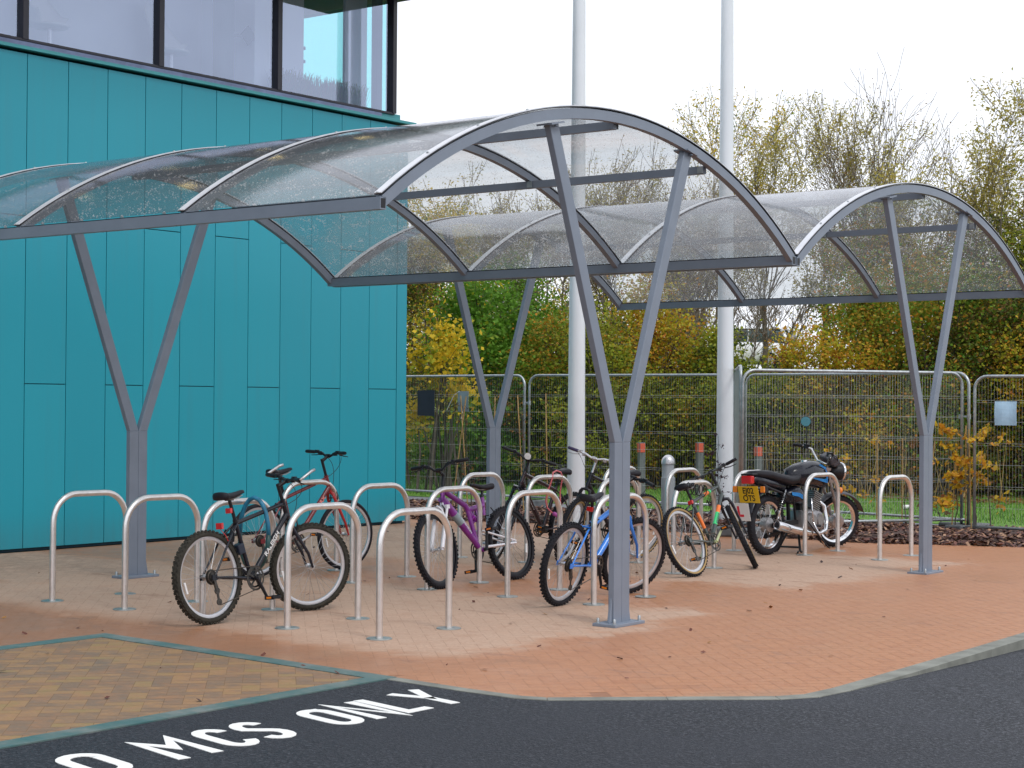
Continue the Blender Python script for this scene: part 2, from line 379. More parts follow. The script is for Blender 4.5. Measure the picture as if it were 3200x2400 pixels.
# ------------------------------------------------------------------ ground materials
def pavermat(name, dry, wet, spread, mask=True):
    m, nt, bs = newmat(name)
    v = coords(nt); sx = N(nt, 'ShaderNodeSeparateXYZ'); nt.links.new(v, sx.inputs[0])
    g = N(nt, 'ShaderNodeNewGeometry'); rnd = g.outputs['Random Per Island']
    n1 = noise(nt, v, 1.1, 5, .65); n2 = noise(nt, v, .45, 3); n3 = noise(nt, v, 45, 3); n4 = noise(nt, v, 7, 4, .7)
    if mask:
        w = mth(nt, 'MULTIPLY', mth(nt, 'SUBTRACT', n1.outputs[0], .5), 1.3)
        w = mth(nt, 'ADD', w, mth(nt, 'MULTIPLY', mth(nt, 'SUBTRACT', rnd, .5), .22))
        X = mth(nt, 'ADD', sx.outputs[0], w); Y = mth(nt, 'ADD', sx.outputs[1], mth(nt, 'MULTIPLY', w, .8))
        def rect(x1, y0, y1):
            a = mth(nt, 'SUBTRACT', 1.0, maprange(nt, X, x1-.25, x1+.25))
            b = mth(nt, 'MULTIPLY', maprange(nt, Y, y0-.2, y0+.2), mth(nt, 'SUBTRACT', 1.0, maprange(nt, Y, y1-.25, y1+.25)))
            return mth(nt, 'MULTIPLY', a, b)
        dm = mth(nt, 'MAXIMUM', rect(.95, -.45, 2.75), rect(.65, 4.7, 8.1))
        patch = maprange(nt, n2.outputs[0], .60, .68)
        dm = mth(nt, 'MULTIPLY', dm, mth(nt, 'SUBTRACT', 1.0, mth(nt, 'MULTIPLY', patch, .7)))
        dm = mth(nt, 'MULTIPLY', dm, mth(nt, 'ADD', .72, mth(nt, 'MULTIPLY', n4.outputs[0], .5)), clamp=True)
    else:
        dm = mth(nt, 'MULTIPLY', n1.outputs[0], .3)
    rw = ramp(nt, [((i+.5)/len(wet), c) for i, c in enumerate(wet)]); rd = ramp(nt, [((i+.5)/len(dry), c) for i, c in enumerate(dry)])
    rr = mth(nt, 'ADD', mth(nt, 'MULTIPLY', rnd, spread), mth(nt, 'MULTIPLY', n4.outputs[0], 1-spread))
    nt.links.new(rr, rw.inputs[0]); nt.links.new(rr, rd.inputs[0])
    c = mix(nt, dm, rw.outputs[0], rd.outputs[0])
    if mask:
        Xn = mth(nt, 'ADD', sx.outputs[0], mth(nt, 'MULTIPLY', n2.outputs[0], 2.4)); Yn = mth(nt, 'ADD', sx.outputs[1], mth(nt, 'MULTIPLY', n2.outputs[0], 1.2))
        near = mth(nt, 'MULTIPLY', mth(nt, 'SUBTRACT', 1.0, maprange(nt, Yn, -.2, .6)), mth(nt, 'SUBTRACT', 1.0, maprange(nt, Xn, 1.2, 3.2)))
        c = mix(nt, mth(nt, 'MULTIPLY', near, .7), c, (.29, .135, .068))
        wl = mth(nt, 'MULTIPLY', mth(nt, 'SUBTRACT', 1.0, maprange(nt, Xn, -5.2, -2.6)), maprange(nt, n4.outputs[0], .35, .6))
        c = mix(nt, mth(nt, 'MULTIPLY', wl, .6), c, (.30, .195, .14))
        sp2 = noise(nt, coords(nt, 'Object', (.8, 2.4, 1)), 1.7, 5, .7)
        c = mix(nt, mth(nt, 'MULTIPLY', maprange(nt, sp2.outputs[0], .58, .66), .45), c, (.27, .13, .08))
        c = mix(nt, mth(nt, 'MULTIPLY', maprange(nt, n2.outputs[0], .62, .70), .30), c, (.33, .25, .17))
    c = mix(nt, mth(nt, 'MULTIPLY', maprange(nt, n1.outputs[0], .55, .75), .35), c, (.24, .16, .12))
    c = mix(nt, mth(nt, 'MULTIPLY', mth(nt, 'SUBTRACT', n3.outputs[0], .35), .6), c, (.12, .07, .05))
    nt.links.new(c, bs.inputs['Base Color'])
    ro = mth(nt, 'ADD', mth(nt, 'MULTIPLY', dm, .38), mth(nt, 'MULTIPLY_ADD', n1.outputs[0], .5)); nt.nodes[-2].inputs[2].default_value = .18
    nt.links.new(ro, bs.inputs['Roughness']); bs.inputs['Specular IOR Level'].default_value = .4
    bump(nt, bs, n3.outputs[0], .35, .004)
    return m
M['paver'] = pavermat('red_brick_paver', [(.47, .305, .215), (.53, .36, .265), (.50, .335, .24)], [(.38, .15, .068), (.47, .21, .100), (.43, .18, .085)], .22)
M['paver2'] = pavermat('buff_brick_paver', [(.36, .22, .1)]*2, [(.30, .185, .075), (.33, .165, .08), (.19, .125, .085), (.34, .185, .085), (.28, .19, .07), (.31, .15, .08)], .38, False)
M['joint'] = pavermat('paving_bed', [(.35, .225, .16)]*2, [(.31, .135, .065)]*2, .2)

M['joint2'] = paint('inset_joint', (.20, .12, .06), .8, var=.3, vscale=3)
def asphalt():
    m, nt, bs = newmat('wet_asphalt')
    v = coords(nt); n = noise(nt, v, 1.0, 4, .6); a = noise(nt, v, 42, 3, .85); vo = N(nt, 'ShaderNodeTexVoronoi'); vo.inputs['Scale'].default_value = 90; nt.links.new(v, vo.inputs['Vector'])
    c = ramp(nt, [(.33, (.004, .005, .008)), (.5, (.022, .025, .033)), (.66, (.12, .125, .145))]); nt.links.new(a.outputs[0], c.inputs[0])
    l = mix(nt, mth(nt, 'MULTIPLY', maprange(nt, n.outputs[0], .42, .62), .45), c.outputs[0], (.052, .056, .068))
    sx = N(nt, 'ShaderNodeSeparateXYZ'); nt.links.new(v, sx.inputs[0])
    along_y = maprange(nt, mth(nt, 'ADD', sx.outputs[1], mth(nt, 'MULTIPLY', n.outputs[0], .8)), -2.2, .8)     # tarmac darkens towards -y, by the lettering
    l2 = mix(nt, mth(nt, 'MULTIPLY', mth(nt, 'SUBTRACT', 1.0, along_y), .5), l, (.012, .014, .022))
    nt.links.new(l2, bs.inputs['Base Color'])
    r_ = mth(nt, 'MULTIPLY_ADD', n.outputs[0], .35); nt.nodes[-1].inputs[2].default_value = .48
    nt.links.new(r_, bs.inputs['Roughness'])
    bs.inputs['Specular IOR Level'].default_value = .28
    h = mth(nt, 'ADD', a.outputs[0], mth(nt, 'MULTIPLY', vo.outputs['Distance'], .6)); bump(nt, bs, h, .9, .012)
    return m
M['asphalt'] = asphalt()
def band():
    m, nt, bs = newmat('worn_teal_band')
    v = coords(nt); n = noise(nt, v, 2.4, 4, .7); n2 = noise(nt, v, 30, 3)
    rp = ramp(nt, [(.36, (.045, .13, .13)), (.50, (.10, .155, .145)), (.64, (.20, .22, .205))]); nt.links.new(n.outputs[0], rp.inputs[0])
    c = mix(nt, mth(nt, 'MULTIPLY', n2.outputs[0], .3), rp.outputs[0], (.08, .10, .10)); nt.links.new(c, bs.inputs['Base Color'])
    bs.inputs['Roughness'].default_value = .45; bump(nt, bs, n2.outputs[0], .2, .004); return m
M['band'] = band()
def grassmat(name, a, b, c):
    m, nt, bs = newmat(name); v = coords(nt); n = noise(nt, v, 1.5, 5, .7); n2 = noise(nt, v, 40, 3)
    rp = ramp(nt, [(.35, a), (.5, b), (.7, c)]); nt.links.new(mth(nt, 'ADD', mth(nt, 'MULTIPLY', n.outputs[0], .6), mth(nt, 'MULTIPLY', n2.outputs[0], .4)), rp.inputs[0])
    nt.links.new(rp.outputs[0], bs.inputs['Base Color']); bs.inputs['Roughness'].default_value = .85; bump(nt, bs, n2.outputs[0], .7, .03); return m
M['grass'] = grassmat('lawn_grass', (.06, .15, .012), (.10, .23, .02), (.16, .27, .03))
M['soil'] = grassmat('hedge_floor', (.03, .025, .012), (.07, .04, .02), (.11, .065, .03))
M['bank'] = grassmat('bank_grass', (.05, .08, .015), (.10, .14, .03), (.16, .16, .05))
M['mulchbase'] = grassmat('mulch_base', (.03, .018, .016), (.065, .034, .026), (.11, .06, .045))
M['path'] = paint('grey_path', (.20, .21, .23), .7, var=.12, vscale=4, bmp=.2)
def islandmat(name, cols, rough=.8):
    m, nt, bs = newmat(name); g = N(nt, 'ShaderNodeNewGeometry'); rp = ramp(nt, [((i+.5)/len(cols), c) for i, c in enumerate(cols)], 'CONSTANT')
    nt.links.new(g.outputs['Random Per Island'], rp.inputs[0]); nt.links.new(rp.outputs[0], bs.inputs['Base Color']); bs.inputs['Roughness'].default_value = rough; return m
M['chips'] = islandmat('bark_chips', [(.07, .028, .022), (.14, .055, .04), (.26, .13, .075), (.09, .05, .045), (.36, .21, .13), (.07, .03, .03)])
M['blades'] = islandmat('grass_blades', [(.06, .17, .015), (.10, .26, .02), (.15, .29, .03), (.20, .26, .05)])
M['litter'] = islandmat('fallen_leaf', [(.10, .03, .02), (.04, .02, .02), (.30, .14, .03), (.15, .05, .03)])

# ------------------------------------------------------------------ ground
def clip(poly, hs):
    for (nx, ny, d) in hs:      # keep nx*x+ny*y<=d
        out = []
        for i in range(len(poly)):
            a, b = poly[i-1], poly[i]
            da = nx*a[0]+ny*a[1]-d; db = nx*b[0]+ny*b[1]-d
            if da <= 0: 
                if db <= 0: out.append(b)
                else: t = da/(da-db); out.append((a[0]+(b[0]-a[0])*t, a[1]+(b[1]-a[1])*t))
            elif db <= 0:
                t = da/(da-db); out.append((a[0]+(b[0]-a[0])*t, a[1]+(b[1]-a[1])*t)); out.append(b)
        poly = out
        if len(poly) < 3: return []
    return poly
def herringbone(mb, x0, x1, y0, y1, test, regions, ang=PI/4, L=.2, z=0.0, gap=.0028):
    c, s = math.cos(ang), math.sin(ang); w = L/2; cx, cy = (x0+x1)/2, (y0+y1)/2
    n = int(max(x1-x0, y1-y0)/w*.75)+4
    for b in range(-n, n):
        for mI in range(-n//4-2-abs(b)//4, n//4+3+abs(b)//4):
            for kind in (0, 1):
                if kind == 0: u0, v0, du, dv = b+4*mI, b, 2, 1
                else: u0, v0, du, dv = b+3+4*mI, b, 1, 2
                g = gap/2/w
                P = [((u0+g)*w, (v0+g)*w), ((u0+du-g)*w, (v0+g)*w), ((u0+du-g)*w, (v0+dv-g)*w), ((u0+g)*w, (v0+dv-g)*w)]
                P = [(cx+p[0]*c-p[1]*s, cy+p[0]*s+p[1]*c) for p in P]
                mx = sum(p[0] for p in P)/4; my = sum(p[1] for p in P)/4
                if mx < x0-.2 or mx > x1+.2 or my < y0-.2 or my > y1+.2: continue
                if all(test(*p) for p in P): q = P
                else:
                    q = []
                    for rg in regions:
                        q = clip(P, rg)
                        if len(q) > 2: break
                if len(q) > 2:
                    i = mb.addv([(p[0], p[1], z) for p in q]); mb.addf([tuple(range(i, i+len(q)))])

# big base sheet out to the horizon
b = MB(); 
xs = [-600, -60, -30, -20, -12, -6, 0, 6, 12, 30, 80, 600]; ys = [-600, -60, -20, 0, 21, 24, 28, 33, 38, 44, 60, 80, 600]
def gz(x, y):
    t = min(1, max(0, (y-23)/17)); t = t*t*(3-2*t)
    return -.14 + t*2.85
for y in ys: b.addv([(x, y, gz(x, y)) for x in xs])
nx = len(xs)
b.addf([(j*nx+i, j*nx+i+1, (j+1)*nx+i+1, (j+1)*nx+i) for j in range(len(ys)-1) for i in range(nx-1)])
tag(b.build('ground', M['bank'], smooth=True), kind='structure')
# asphalt sheet, dropping away to the right of the flush kerb
b = MB(); xs = [1.16+.35*i for i in range(12)]+[6, 8, 12, 20, 40, 90]; ys = [-60, -30, -15, -8]+[-6+.5*i for i in range(30)]+[10, 12.0, 14, 20]
az = lambda y: -.003 - .075*min(1, max(0, (y-.2)/3.2))
for y in ys: b.addv([(x, y, az(y)) for x in xs])
nx = len(xs)
b.addf([(j*nx+i, j*nx+i+1, (j+1)*nx+i+1, (j+1)*nx+i) for j in range(len(ys)-1) for i in range(nx-1)])
tag(b.build('road', M['asphalt']), 'dark wet asphalt road in the foreground beside the brick paving', kind='structure')

# kerb line: flush round the front, raised along the right side
K = [(1.19, -1.185), (1.75, -1.23), (2.14, -1.235), (2.27, -1.19), (2.75, -.76), (3.20, -.36), (3.29, -.20), (3.31, .1), (3.29, 1.0), (3.25, 2.2), (3.19, 3.6), (3.05, 6.0), (2.86, 9.0), (2.7, 12)]
def offset(path, d):
    out = []
    for i in range(len(path)):
        a = Vector(path[max(i-1, 0)]); c = Vector(path[min(i+1, len(path)-1)]); t = (c-a).normalized(); n = Vector((t.y, -t.x))
        p = Vector(path[i])+n*d; out.append((p.x, p.y))
    return out
KW = [.085, .085, .085, .085, .09, .10, .11, .12, .125, .125, .125, .125, .125, .125]
Ko = [offset(K, w_)[i_] for i_, w_ in enumerate(KW)]
def along(path, other, ztop, zbot, seg):
    b = MB()
    for i in range(len(path)-1):
        p0, p1, q0, q1 = map(Vector, (path[i], path[i+1], other[i], other[i+1]))
        n = max(1, round((p1-p0).length/seg)); 
        for k in range(n):
            g = .001/((p1-p0).length)
            t0, t1 = k/n+g, (k+1)/n-g
            a, c, d, e = p0.lerp(p1, t0), p0.lerp(p1, t1), q0.lerp(q1, t1), q0.lerp(q1, t0)
            b.prism([tuple(a), tuple(e), tuple(d), tuple(c)], zbot, ztop)
    return b
k = along(K, Ko, .0025, -.2, .9).build('kerb', M['kerb'], bevel=.003); tag(k, 'pale concrete kerb curving round the brick paving', kind='structure')
# paving bed and bricks
REG2 = [(-1, 0, 1.6), (-.0663, -1, 1.11), (1, .05126, 3.38), (.68, -.735, .68*2.27+.735*1.19+.03), (0, 1, 10.4)]
REG3 = [(-1, 0, -1.17), (0, -1, 1.24), (1, .05126, 3.38), (.68, -.735, .68*2.27+.735*1.19+.03), (0, 1, -1.0)]
REG1 = [(1, 0, -1.6), (-1, 0, 7.33), (0, -1, 12), (0, 1, 9.9)]
def in2(x, y):
    if x < -1.6: return True
    return y > (-1.10-.0663*x if x < 1.17 else -1.2) and x+.05126*y < 3.38 and .68*x-.735*y < .68*2.27+.735*1.19+.03
bound = [(-7.34, -12), (-1.6, -12), (-1.6, -1.00), (1.19, -1.185)]+K[1:]+[(2.7, 12.0), (-7.34, 12.0)]
pb = MB(); pb.prism(bound, 0, -.0009, top_only=True)
pb.mi = 1
herringbone(pb, -7.33, 3.4, -5.0, 10.4, lambda x, y: in2(x, y) and x > -7.3 and y > -5, [REG3, REG2, REG1])
tag(pb.build('pavement', [M['joint'], M['paver']]), 'orange brick paving under and around the bike stands', kind='structure')
pb = MB(); pb.prism([(-15.5, 8.9), (-7.34, 8.9), (-7.34, 10.0), (-15.5, 10.0)], 0, -.006, top_only=True)
tag(pb.build('side_path', M['paver']), kind='structure')
# buff brick inset with its teal band
pb = MB(); pb.prism([(-1.46, -12), (1.06, -12), (1.06, -1.31), (-1.46, -1.145)], 0, -.001, top_only=True); pb.mi = 1
herringbone(pb, -1.47, 1.07, -6, -1.16, lambda x, y: -1.455 < x < 1.05 and y+.0655*x < -1.25, [[(-1, 0, 1.46), (1, 0, 1.055), (.0655, 1, -1.245)]])
tag(pb.build('inset_paving', [M['joint2'], M['paver2']]), 'buff and brown brick panel beside the road lettering', kind='structure')
b = MB()
for poly in ([(-1.60, -1.00), (-1.46, -1.145), (1.06, -1.31), (1.19, -1.185)], [(-1.60, -1.00), (-1.60, -12), (-1.46, -12), (-1.46, -1.145)], [(1.06, -1.31), (1.06, -12), (1.19, -12), (1.19, -1.185)]):
    if poly[1][1] < -5: poly = poly
    b.prism(poly, -.1, .004)
tag(b.build('teal_band', M['band']), 'worn teal border band round the buff brick panel', kind='structure')
# planting bed, path and lawn behind
b = MB(); random.seed(5)
mx = [-16+.3*i for i in range(68)]; my = [0, .15, .35, .6, 1.0, 1.4, 1.8, 2.2, 2.5, 2.7]
def front(x): 
    if x < -7.4: return 9.45+.06*(x+7.4)*-1
    if x < -6: return 9.45+(x+7.4)*.32
    if x < -1.3: return 9.9-(x+6)*.015
    return 9.83+(x+1.3)*.42
for x in mx:
    for t in my: 
        h = .02 if t == 2.7 else (.025 if t < .2 else .06+random.uniform(-.02, .03))
        if t == 0: h = -.02
        b.addv([(x, front(x)+t, h)])
n = len(my)
b.addf([(i*n+j, (i+1)*n+j, (i+1)*n+j+1, i*n+j+1) for i in range(len(mx)-1) for j in range(n-1)])
tag(b.build('planting_bed', M['mulchbase'], smooth=True), 'bark mulch bed between the paving and the lawn', kind='structure')
b = MB(); b.addv([(-24, 12.05, .012), (6, 12.05, .012), (6, 14.1, .012), (-24, 14.6, .012)]); b.addf([(0, 1, 2, 3)])
tag(b.build('path', M['path']), kind='structure')
b = MB(); b.addv([(-30, 13.9, .02), (-8, 13.55, .02), (-1.2, 13.25, .02), (8, 13.0, .02), (8, 24, .02), (-30, 24, .02)]); b.addf([(0, 1, 2, 3, 4, 5)])
tag(b.build('lawn', M['grass']), kind='structure')
b = MB(); b.addv([(-30, 21.2, .03), (-18, 20.6, .03), (-8, 19.2, .03), (-4, 20.4, .03), (8, 21.8, .03), (12, 26, .03), (-30, 27, .03)]); b.addf([(0, 1, 2, 3, 4, 5, 6)])
tag(b.build('hedge_floor', M['soil']), kind='structure')
# chips, grass and litter
def scatter(name, mat, n, fn, smin, smax, tall=False, seed=1, asp=.35):
    rnd = np.random.default_rng(seed); V = np.zeros((n, 4, 3))
    for i in range(n):
        x, y, z = fn(rnd); a = rnd.uniform(0, 2*PI); s = rnd.uniform(smin, smax)
        d = np.array([math.cos(a), math.sin(a), 0]); p = np.array([-d[1], d[0], 0])
        if tall:
            t = np.array([rnd.normal(0, .35), rnd.normal(0, .35), 1.0])*s; c = np.array([x, y, z])
            V[i] = [c-d*.006, c+d*.006, c+t+d*.002, c+t-d*.002]
        else:
            tl = rnd.uniform(-.5, .5); d = d*math.cos(tl)+np.array([0, 0, math.sin(tl)]); t2 = rnd.uniform(-.5, .5); p = p*math.cos(t2)+np.array([0, 0, math.sin(t2)])
            c = np.array([x, y, z+s*.18]); V[i] = [c-d*s/2-p*s*asp/2, c+d*s/2-p*s*asp*.3, c+d*s/2+p*s*asp/2, c-d*s/2+p*s*asp*.3]
    return fastmesh(name, V, mat)
def fastmesh(name, V, mat, parent=None):
    n = len(V); me = bpy.data.meshes.new(name)
    me.vertices.add(n*4); me.vertices.foreach_set('co', V.reshape(-1).astype(np.float32))
    me.loops.add(n*4); me.loops.foreach_set('vertex_index', np.arange(n*4, dtype=np.int32))
    me.polygons.add(n); me.polygons.foreach_set('loop_start', np.arange(0, n*4, 4, dtype=np.int32)); me.polygons.foreach_set('loop_total', np.full(n, 4, dtype=np.int32))
    me.materials.append(mat); me.update(); me.validate()
    o = bpy.data.objects.new(name, me); col.objects.link(o)
    if parent is not None: o.parent = parent
    return o
def fchip(r_):
    x = r_.uniform(-12.5, 3); t = r_.random()**1.2*2.5; return x, front(x)+t-.03, (.055 if t > .3 else .018 if t > .05 else .0)
tag(scatter('bark_mulch', M['chips'], 26000, fchip, .03, .12, seed=3), 'dark reddish bark chips covering the planting bed', 'mulch', kind='stuff')
def fgrass(r_): return r_.uniform(-20, 5), r_.uniform(13.7, 20.6), .02
tag(scatter('grass', M['blades'], 30000, fgrass, .03, .08, tall=True, seed=4), 'short green grass of the lawn behind the fence', 'grass', kind='stuff')
def flit(r_):
    while True:
        x, y = r_.uniform(-6.5, 3), r_.uniform(-3.5, 9.6)
        if in2(x, y) or (x < 1 and y < -1.2): return x, y, .002
tag(scatter('fallen_leaves', M['litter'], 170, flit, .012, .045, seed=9, asp=.7), 'small dark fallen leaves and twigs scattered on the paving', 'leaf litter', kind='stuff')
def fl2(r_): return r_.uniform(-20, 4), r_.uniform(18.2, 21.5), .03
tag(scatter('leaf_litter', M['lf_brown'], 6000, fl2, .05, .12, seed=10, asp=.8), 'brown leaf litter lying along the foot of the hedge', 'leaf litter', kind='stuff')

# ------------------------------------------------------------------ lettering on the road  (reads along +y, letters' tops towards -x)
def stroke(b, pts, w, x0, y0, h, wd, z):
    # pts in letter space u (0..1 across), v (0..1 up); mapped to the road with the slight slant of the real letters
    P = [Vector((x0-v*h, y0+u*wd+v*.09)) for u, v in pts]; n = len(P); L = []; Rr = []
    for i in range(n):
        a = P[max(i-1, 0)]; c = P[min(i+1, n-1)]
        if 0 < i < n-1:
            t1 = (P[i]-P[i-1]).normalized(); t2 = (P[i+1]-P[i]).normalized(); t = (t1+t2)
            if t.length < .05: t = t1
            t.normalize(); k = 1/max(.45, t.dot(t1))
        else: t = (c-a).normalized(); k = 1
        nn = Vector((-t.y, t.x))*w/2*k; L.append(P[i]+nn); Rr.append(P[i]-nn)
    for i in range(n-1):
        b.prism([tuple(L[i]), tuple(L[i+1]), tuple(Rr[i+1]), tuple(Rr[i])], z, z+.003)
def arc(cx, cy, rx, ry, a0, a1, n=9): return [(cx+rx*math.cos(R(a0+(a1-a0)*i/n)), cy+ry*math.sin(R(a0+(a1-a0)*i/n))) for i in range(n+1)]
LET = {
 'O': [arc(.5, .74, .36, .20, 0, 180)+arc(.5, .26, .36, .20, 180, 360)+[(.86, .741)]],
 'M': [[(.12, 0), (.12, .94), (.5, .50), (.88, .94), (.88, 0)]],
 'C': [arc(.5, .72, .36, .22, 10, 180)+arc(.5, .28, .36, .22, 180, 350)],
 'S': [arc(.5, .73, .34, .21, 15, 200)+[(.5, .52)]+arc(.5, .27, .34, .21, 60, -165)],
 'N': [[(.12, 0), (.12, 1.0), (.88, 0), (.88, 1.0)]],
 'L': [[(.14, 1.0), (.14, .055), (.95, .055)]],
 'Y': [[(.05, 1.0), (.5, .48), (.95, 1.0)], [(.5, .5), (.5, 0)]],
}
rl = empty('road_lettering', (2, -2.6, 0), label='white painted words on the dark asphalt ending in MCS ONLY', cat='road lettering')
bx = {'O': (-4.03, .25), 'M': (-3.57, .26), 'C': (-3.22, .19), 'S': (-2.98, .20), 'O2': (-2.51, .21), 'N': (-2.25, .21), 'L': (-2.02, .20), 'Y': (-1.75, .22)}
for key, (y0, wd) in bx.items():
    b = MB()
    for st in LET[key[0]]: stroke(b, st, .064, 2.0, y0, .455, wd, -.0022)
    o = b.build('letter', M['roadpaint'], rl); o.matrix_parent_inverse = Matrix.Translation((-2, 2.6, 0))
b = MB()
b.prism([(1.55, -2.30), (1.555, -2.24), (1.575, -2.245), (1.57, -2.29)], -.0022, .0)
tag(b.build('paint_spot', M['roadpaint']), 'small white paint spot on the asphalt above the letter N', 'paint spot')

# ------------------------------------------------------------------ office building
BX = -7.36
bld = empty('office_building', (BX-6, 0, 0), label='building clad in tall teal panels with a band of upper windows', cat='building')
def bpart(b, name, mats, parent=bld, **kw):
    o = b.build(name, mats, None, **kw); o.parent = parent
    if parent is bld: o.matrix_parent_inverse = Matrix.Translation((-BX+6, 0, 0))
    return o
b = MB(); b.box((BX-6.03, -7.3, 2.6), (11.98, 32.1, 5.2)); wall = bpart(b, 'wall', M['tealdark'])
b = MB(); pw = .534; y1 = 8.77; k = 0; g = .009; z_top = 5.20
yy = y1-.2; b.box((BX-.02, (y1+yy)/2+g/2, z_top/2+.015), (.03, y1-yy-g, z_top-.03))
while yy > -7:
    ya = yy-pw
    zs = [0.03, 1.75, z_top] if k % 2 == 0 else [0.03, 3.50, z_top]
    for i in range(len(zs)-1):
        b.box((BX-.02, (yy+ya)/2, (zs[i]+zs[i+1])/2), (.03, pw-g, zs[i+1]-zs[i]-g))
    yy = ya; k += 1
k = 0; xx = BX
while xx > BX-11:
    zs = [0.03, 1.75, z_top] if k % 2 == 0 else [0.03, 3.50, z_top]
    for i in range(len(zs)-1): b.box((xx-pw/2-.04, y1-.015, (zs[i]+zs[i+1])/2), (pw-g, .03, zs[i+1]-zs[i]-g))
    xx -= pw; k += 1
bpart(b, 'cladding', M['teal'], bevel=.0015)
b = MB(); b.box((BX-6, -7.2, 5.245), (12.10, 32.15, .036)); b.box((BX-6, -7.2, 5.31), (11.80, 31.84, .10)); bpart(b, 'sill', M['tealtrim'], bevel=.003)
GX = BX-.10
z0, z1 = 5.36, 8.3
b = MB(); b.box((BX-5.85, -7.5, 5.30), (11.6, 31.6, .06)); bpart(b, 'floor', M['interiormid'])
b = MB(); b.box((BX-5.45, -7.4, 6.93), (13.5, 32.54, .06)); b.box((BX-5.45, -7.4, 7.3), (13.6, 32.6, .66)); rf_ = bpart(b, 'roof', M['soffit'])
for (lx, ly) in [(BX+.75, .6+1.9*i) for i in range(4)]+[(BX-2.4, .6+1.9*i) for i in range(3)]:
    b = MB(); b.lathe([(.001, 0), (.085, 0), (.10, -.006), (.11, -.006), (.11, .01)], 20, 'z', (lx, ly, 6.897)); o = b.build('downlight', M['downlight'], rf_); o.matrix_parent_inverse = Matrix.Identity(4)
mull = [8.585, 6.475, 4.597, 2.735, .87, -1.0, -2.87, -4.74, -6.6]
z1 = 6.9
b = MB()
for i, y in enumerate(mull): b.box((GX-.03, y-.015, (z0+z1)/2), (.13, .075, z1-z0))
b.box((GX-.03, .98, z0-.005), (.11, 15.2, .03)); b.box((GX-.03, .98, z1-.02), (.13, 15.2, .04))
for x in (GX-2.0, GX-4.0, GX-6.0): b.box((x, 8.57, (z0+z1)/2), (.07, .08, z1-z0))
bpart(b, 'window_frame', M['frame'], bevel=.004)
for i in range(len(mull)-1):
    b = MB(); ya, yb = mull[i+1], mull[i]; i_ = b.addv([(GX-.02, ya+.02, z0), (GX-.02, yb-.05, z0), (GX-.02, yb-.05, z1-.04), (GX-.02, ya+.02, z1-.04)]); b.addf([(i_, i_+1, i_+2, i_+3)]); bpart(b, 'window', M['glass'])
for i in range(3):
    b = MB(); b.box((GX-1.05-2*i, 8.57, (z0+z1)/2), (1.86, .012, z1-z0-.09)); bpart(b, 'window', M['glassend'])
# inside, what one sees through the glass
b = MB(); b.box((BX-1.55, .0, 6.13), (.1, 13.6, 1.55)); b.box((BX-1.05, 6.55, 6.13), (1.0, .1, 1.55)); b.box((BX-.62, 6.98, 6.13), (.04, .86, 1.55)); b.box((BX-.44, 8.20, 6.13), (.04, .42, 1.55)); bpart(b, 'partition', M['interior'])
b = MB(); b.tube([(BX-.72, 6.14, 5.33), (BX-.72, 6.14, 6.9)], .13, 20); bpart(b, 'column', M['interiordark'], smooth=True)
b = MB(); b.box((BX-.27, 8.44, 6.12), (.10, .10, 1.56)); bpart(b, 'column', M['interiordark'])
b = MB(); Mx = Matrix.Rotation(R(45), 3, 'X'); b.box((BX-.58, 6.42, 6.08), (.03, .17, .17), Mx); b.bar((BX-.62, 6.16, 6.05), (BX-.58, 6.34, 6.06), .03, .03)
bpart(b, 'wall_bracket', M['signdark'])
b = MB()
for (x, y, z, s) in ((-1.3, 7.75, 6.05, .13), (-1.3, 7.65, 6.42, .13), (-2.0, 7.3, 6.1, .12), (-.2, 8.4, 0, 0)):
    if s: b.box((BX+x, y, z), (.02, s, s))
b.box((BX-1.4, 7.15, 5.9), (.5, .06, 1.1)); b.box((BX-1.1, 7.1, 6.12), (.8, .9, .04)); b.box((BX-1.1, 7.1, 5.95), (.8, .9, .04))
bpart(b, 'shelving', M['interiormid'])
b = MB(); b.lathe([(.02, .0), (.28, .02), (.34, .25), (.30, .5), (.26, .52), (.02, .5)], 16, c=(BX-1.1, 7.0, 6.2)); bpart(b, 'lamp_shade', M['interiormid'], smooth=True)
for (cx_, cy_, lb) in ((BX-1.0, 3.75, 'left'), (BX-1.0, 5.55, 'right')):
    t = empty('tub_chair', (cx_, cy_, 5.36), (0, 0, R(200)), label='pale moulded chair just inside the upstairs window %s' % ('second from the left' if lb == 'left' else 'next to the corner one'), cat='chair')
    b = MB(); V = []
    for i in range(13):
        a = R(-100+200*i/12)
        for j in range(7):
            v = j/6; r_ = .22+.10*v*v; zz = .42+v*(.16+.48*max(0, math.cos(a))**1.5); V.append((r_*math.cos(a), r_*math.sin(a), zz))
    i0 = b.addv(V); b.addf([(i0+i*7+j, i0+i*7+j+1, i0+i*7+j+8, i0+i*7+j+7) for i in range(12) for j in range(6)])
    b.lathe([(.001, .40), (.20, .41), (.225, .43)], 20); o = b.build('shell', M['white'], t, smooth=True); o.modifiers.new('s', 'SOLIDIFY').thickness = .012
    b = MB(); b.tube([(0, 0, 0), (0, 0, .41)], .025, 8); b.lathe([(.001, .03), (.2, .01), (.2, 0)], 18); b.build('pedestal', M['alloy'], t, smooth=True, autosmooth=40)
rng = np.random.default_rng(2)
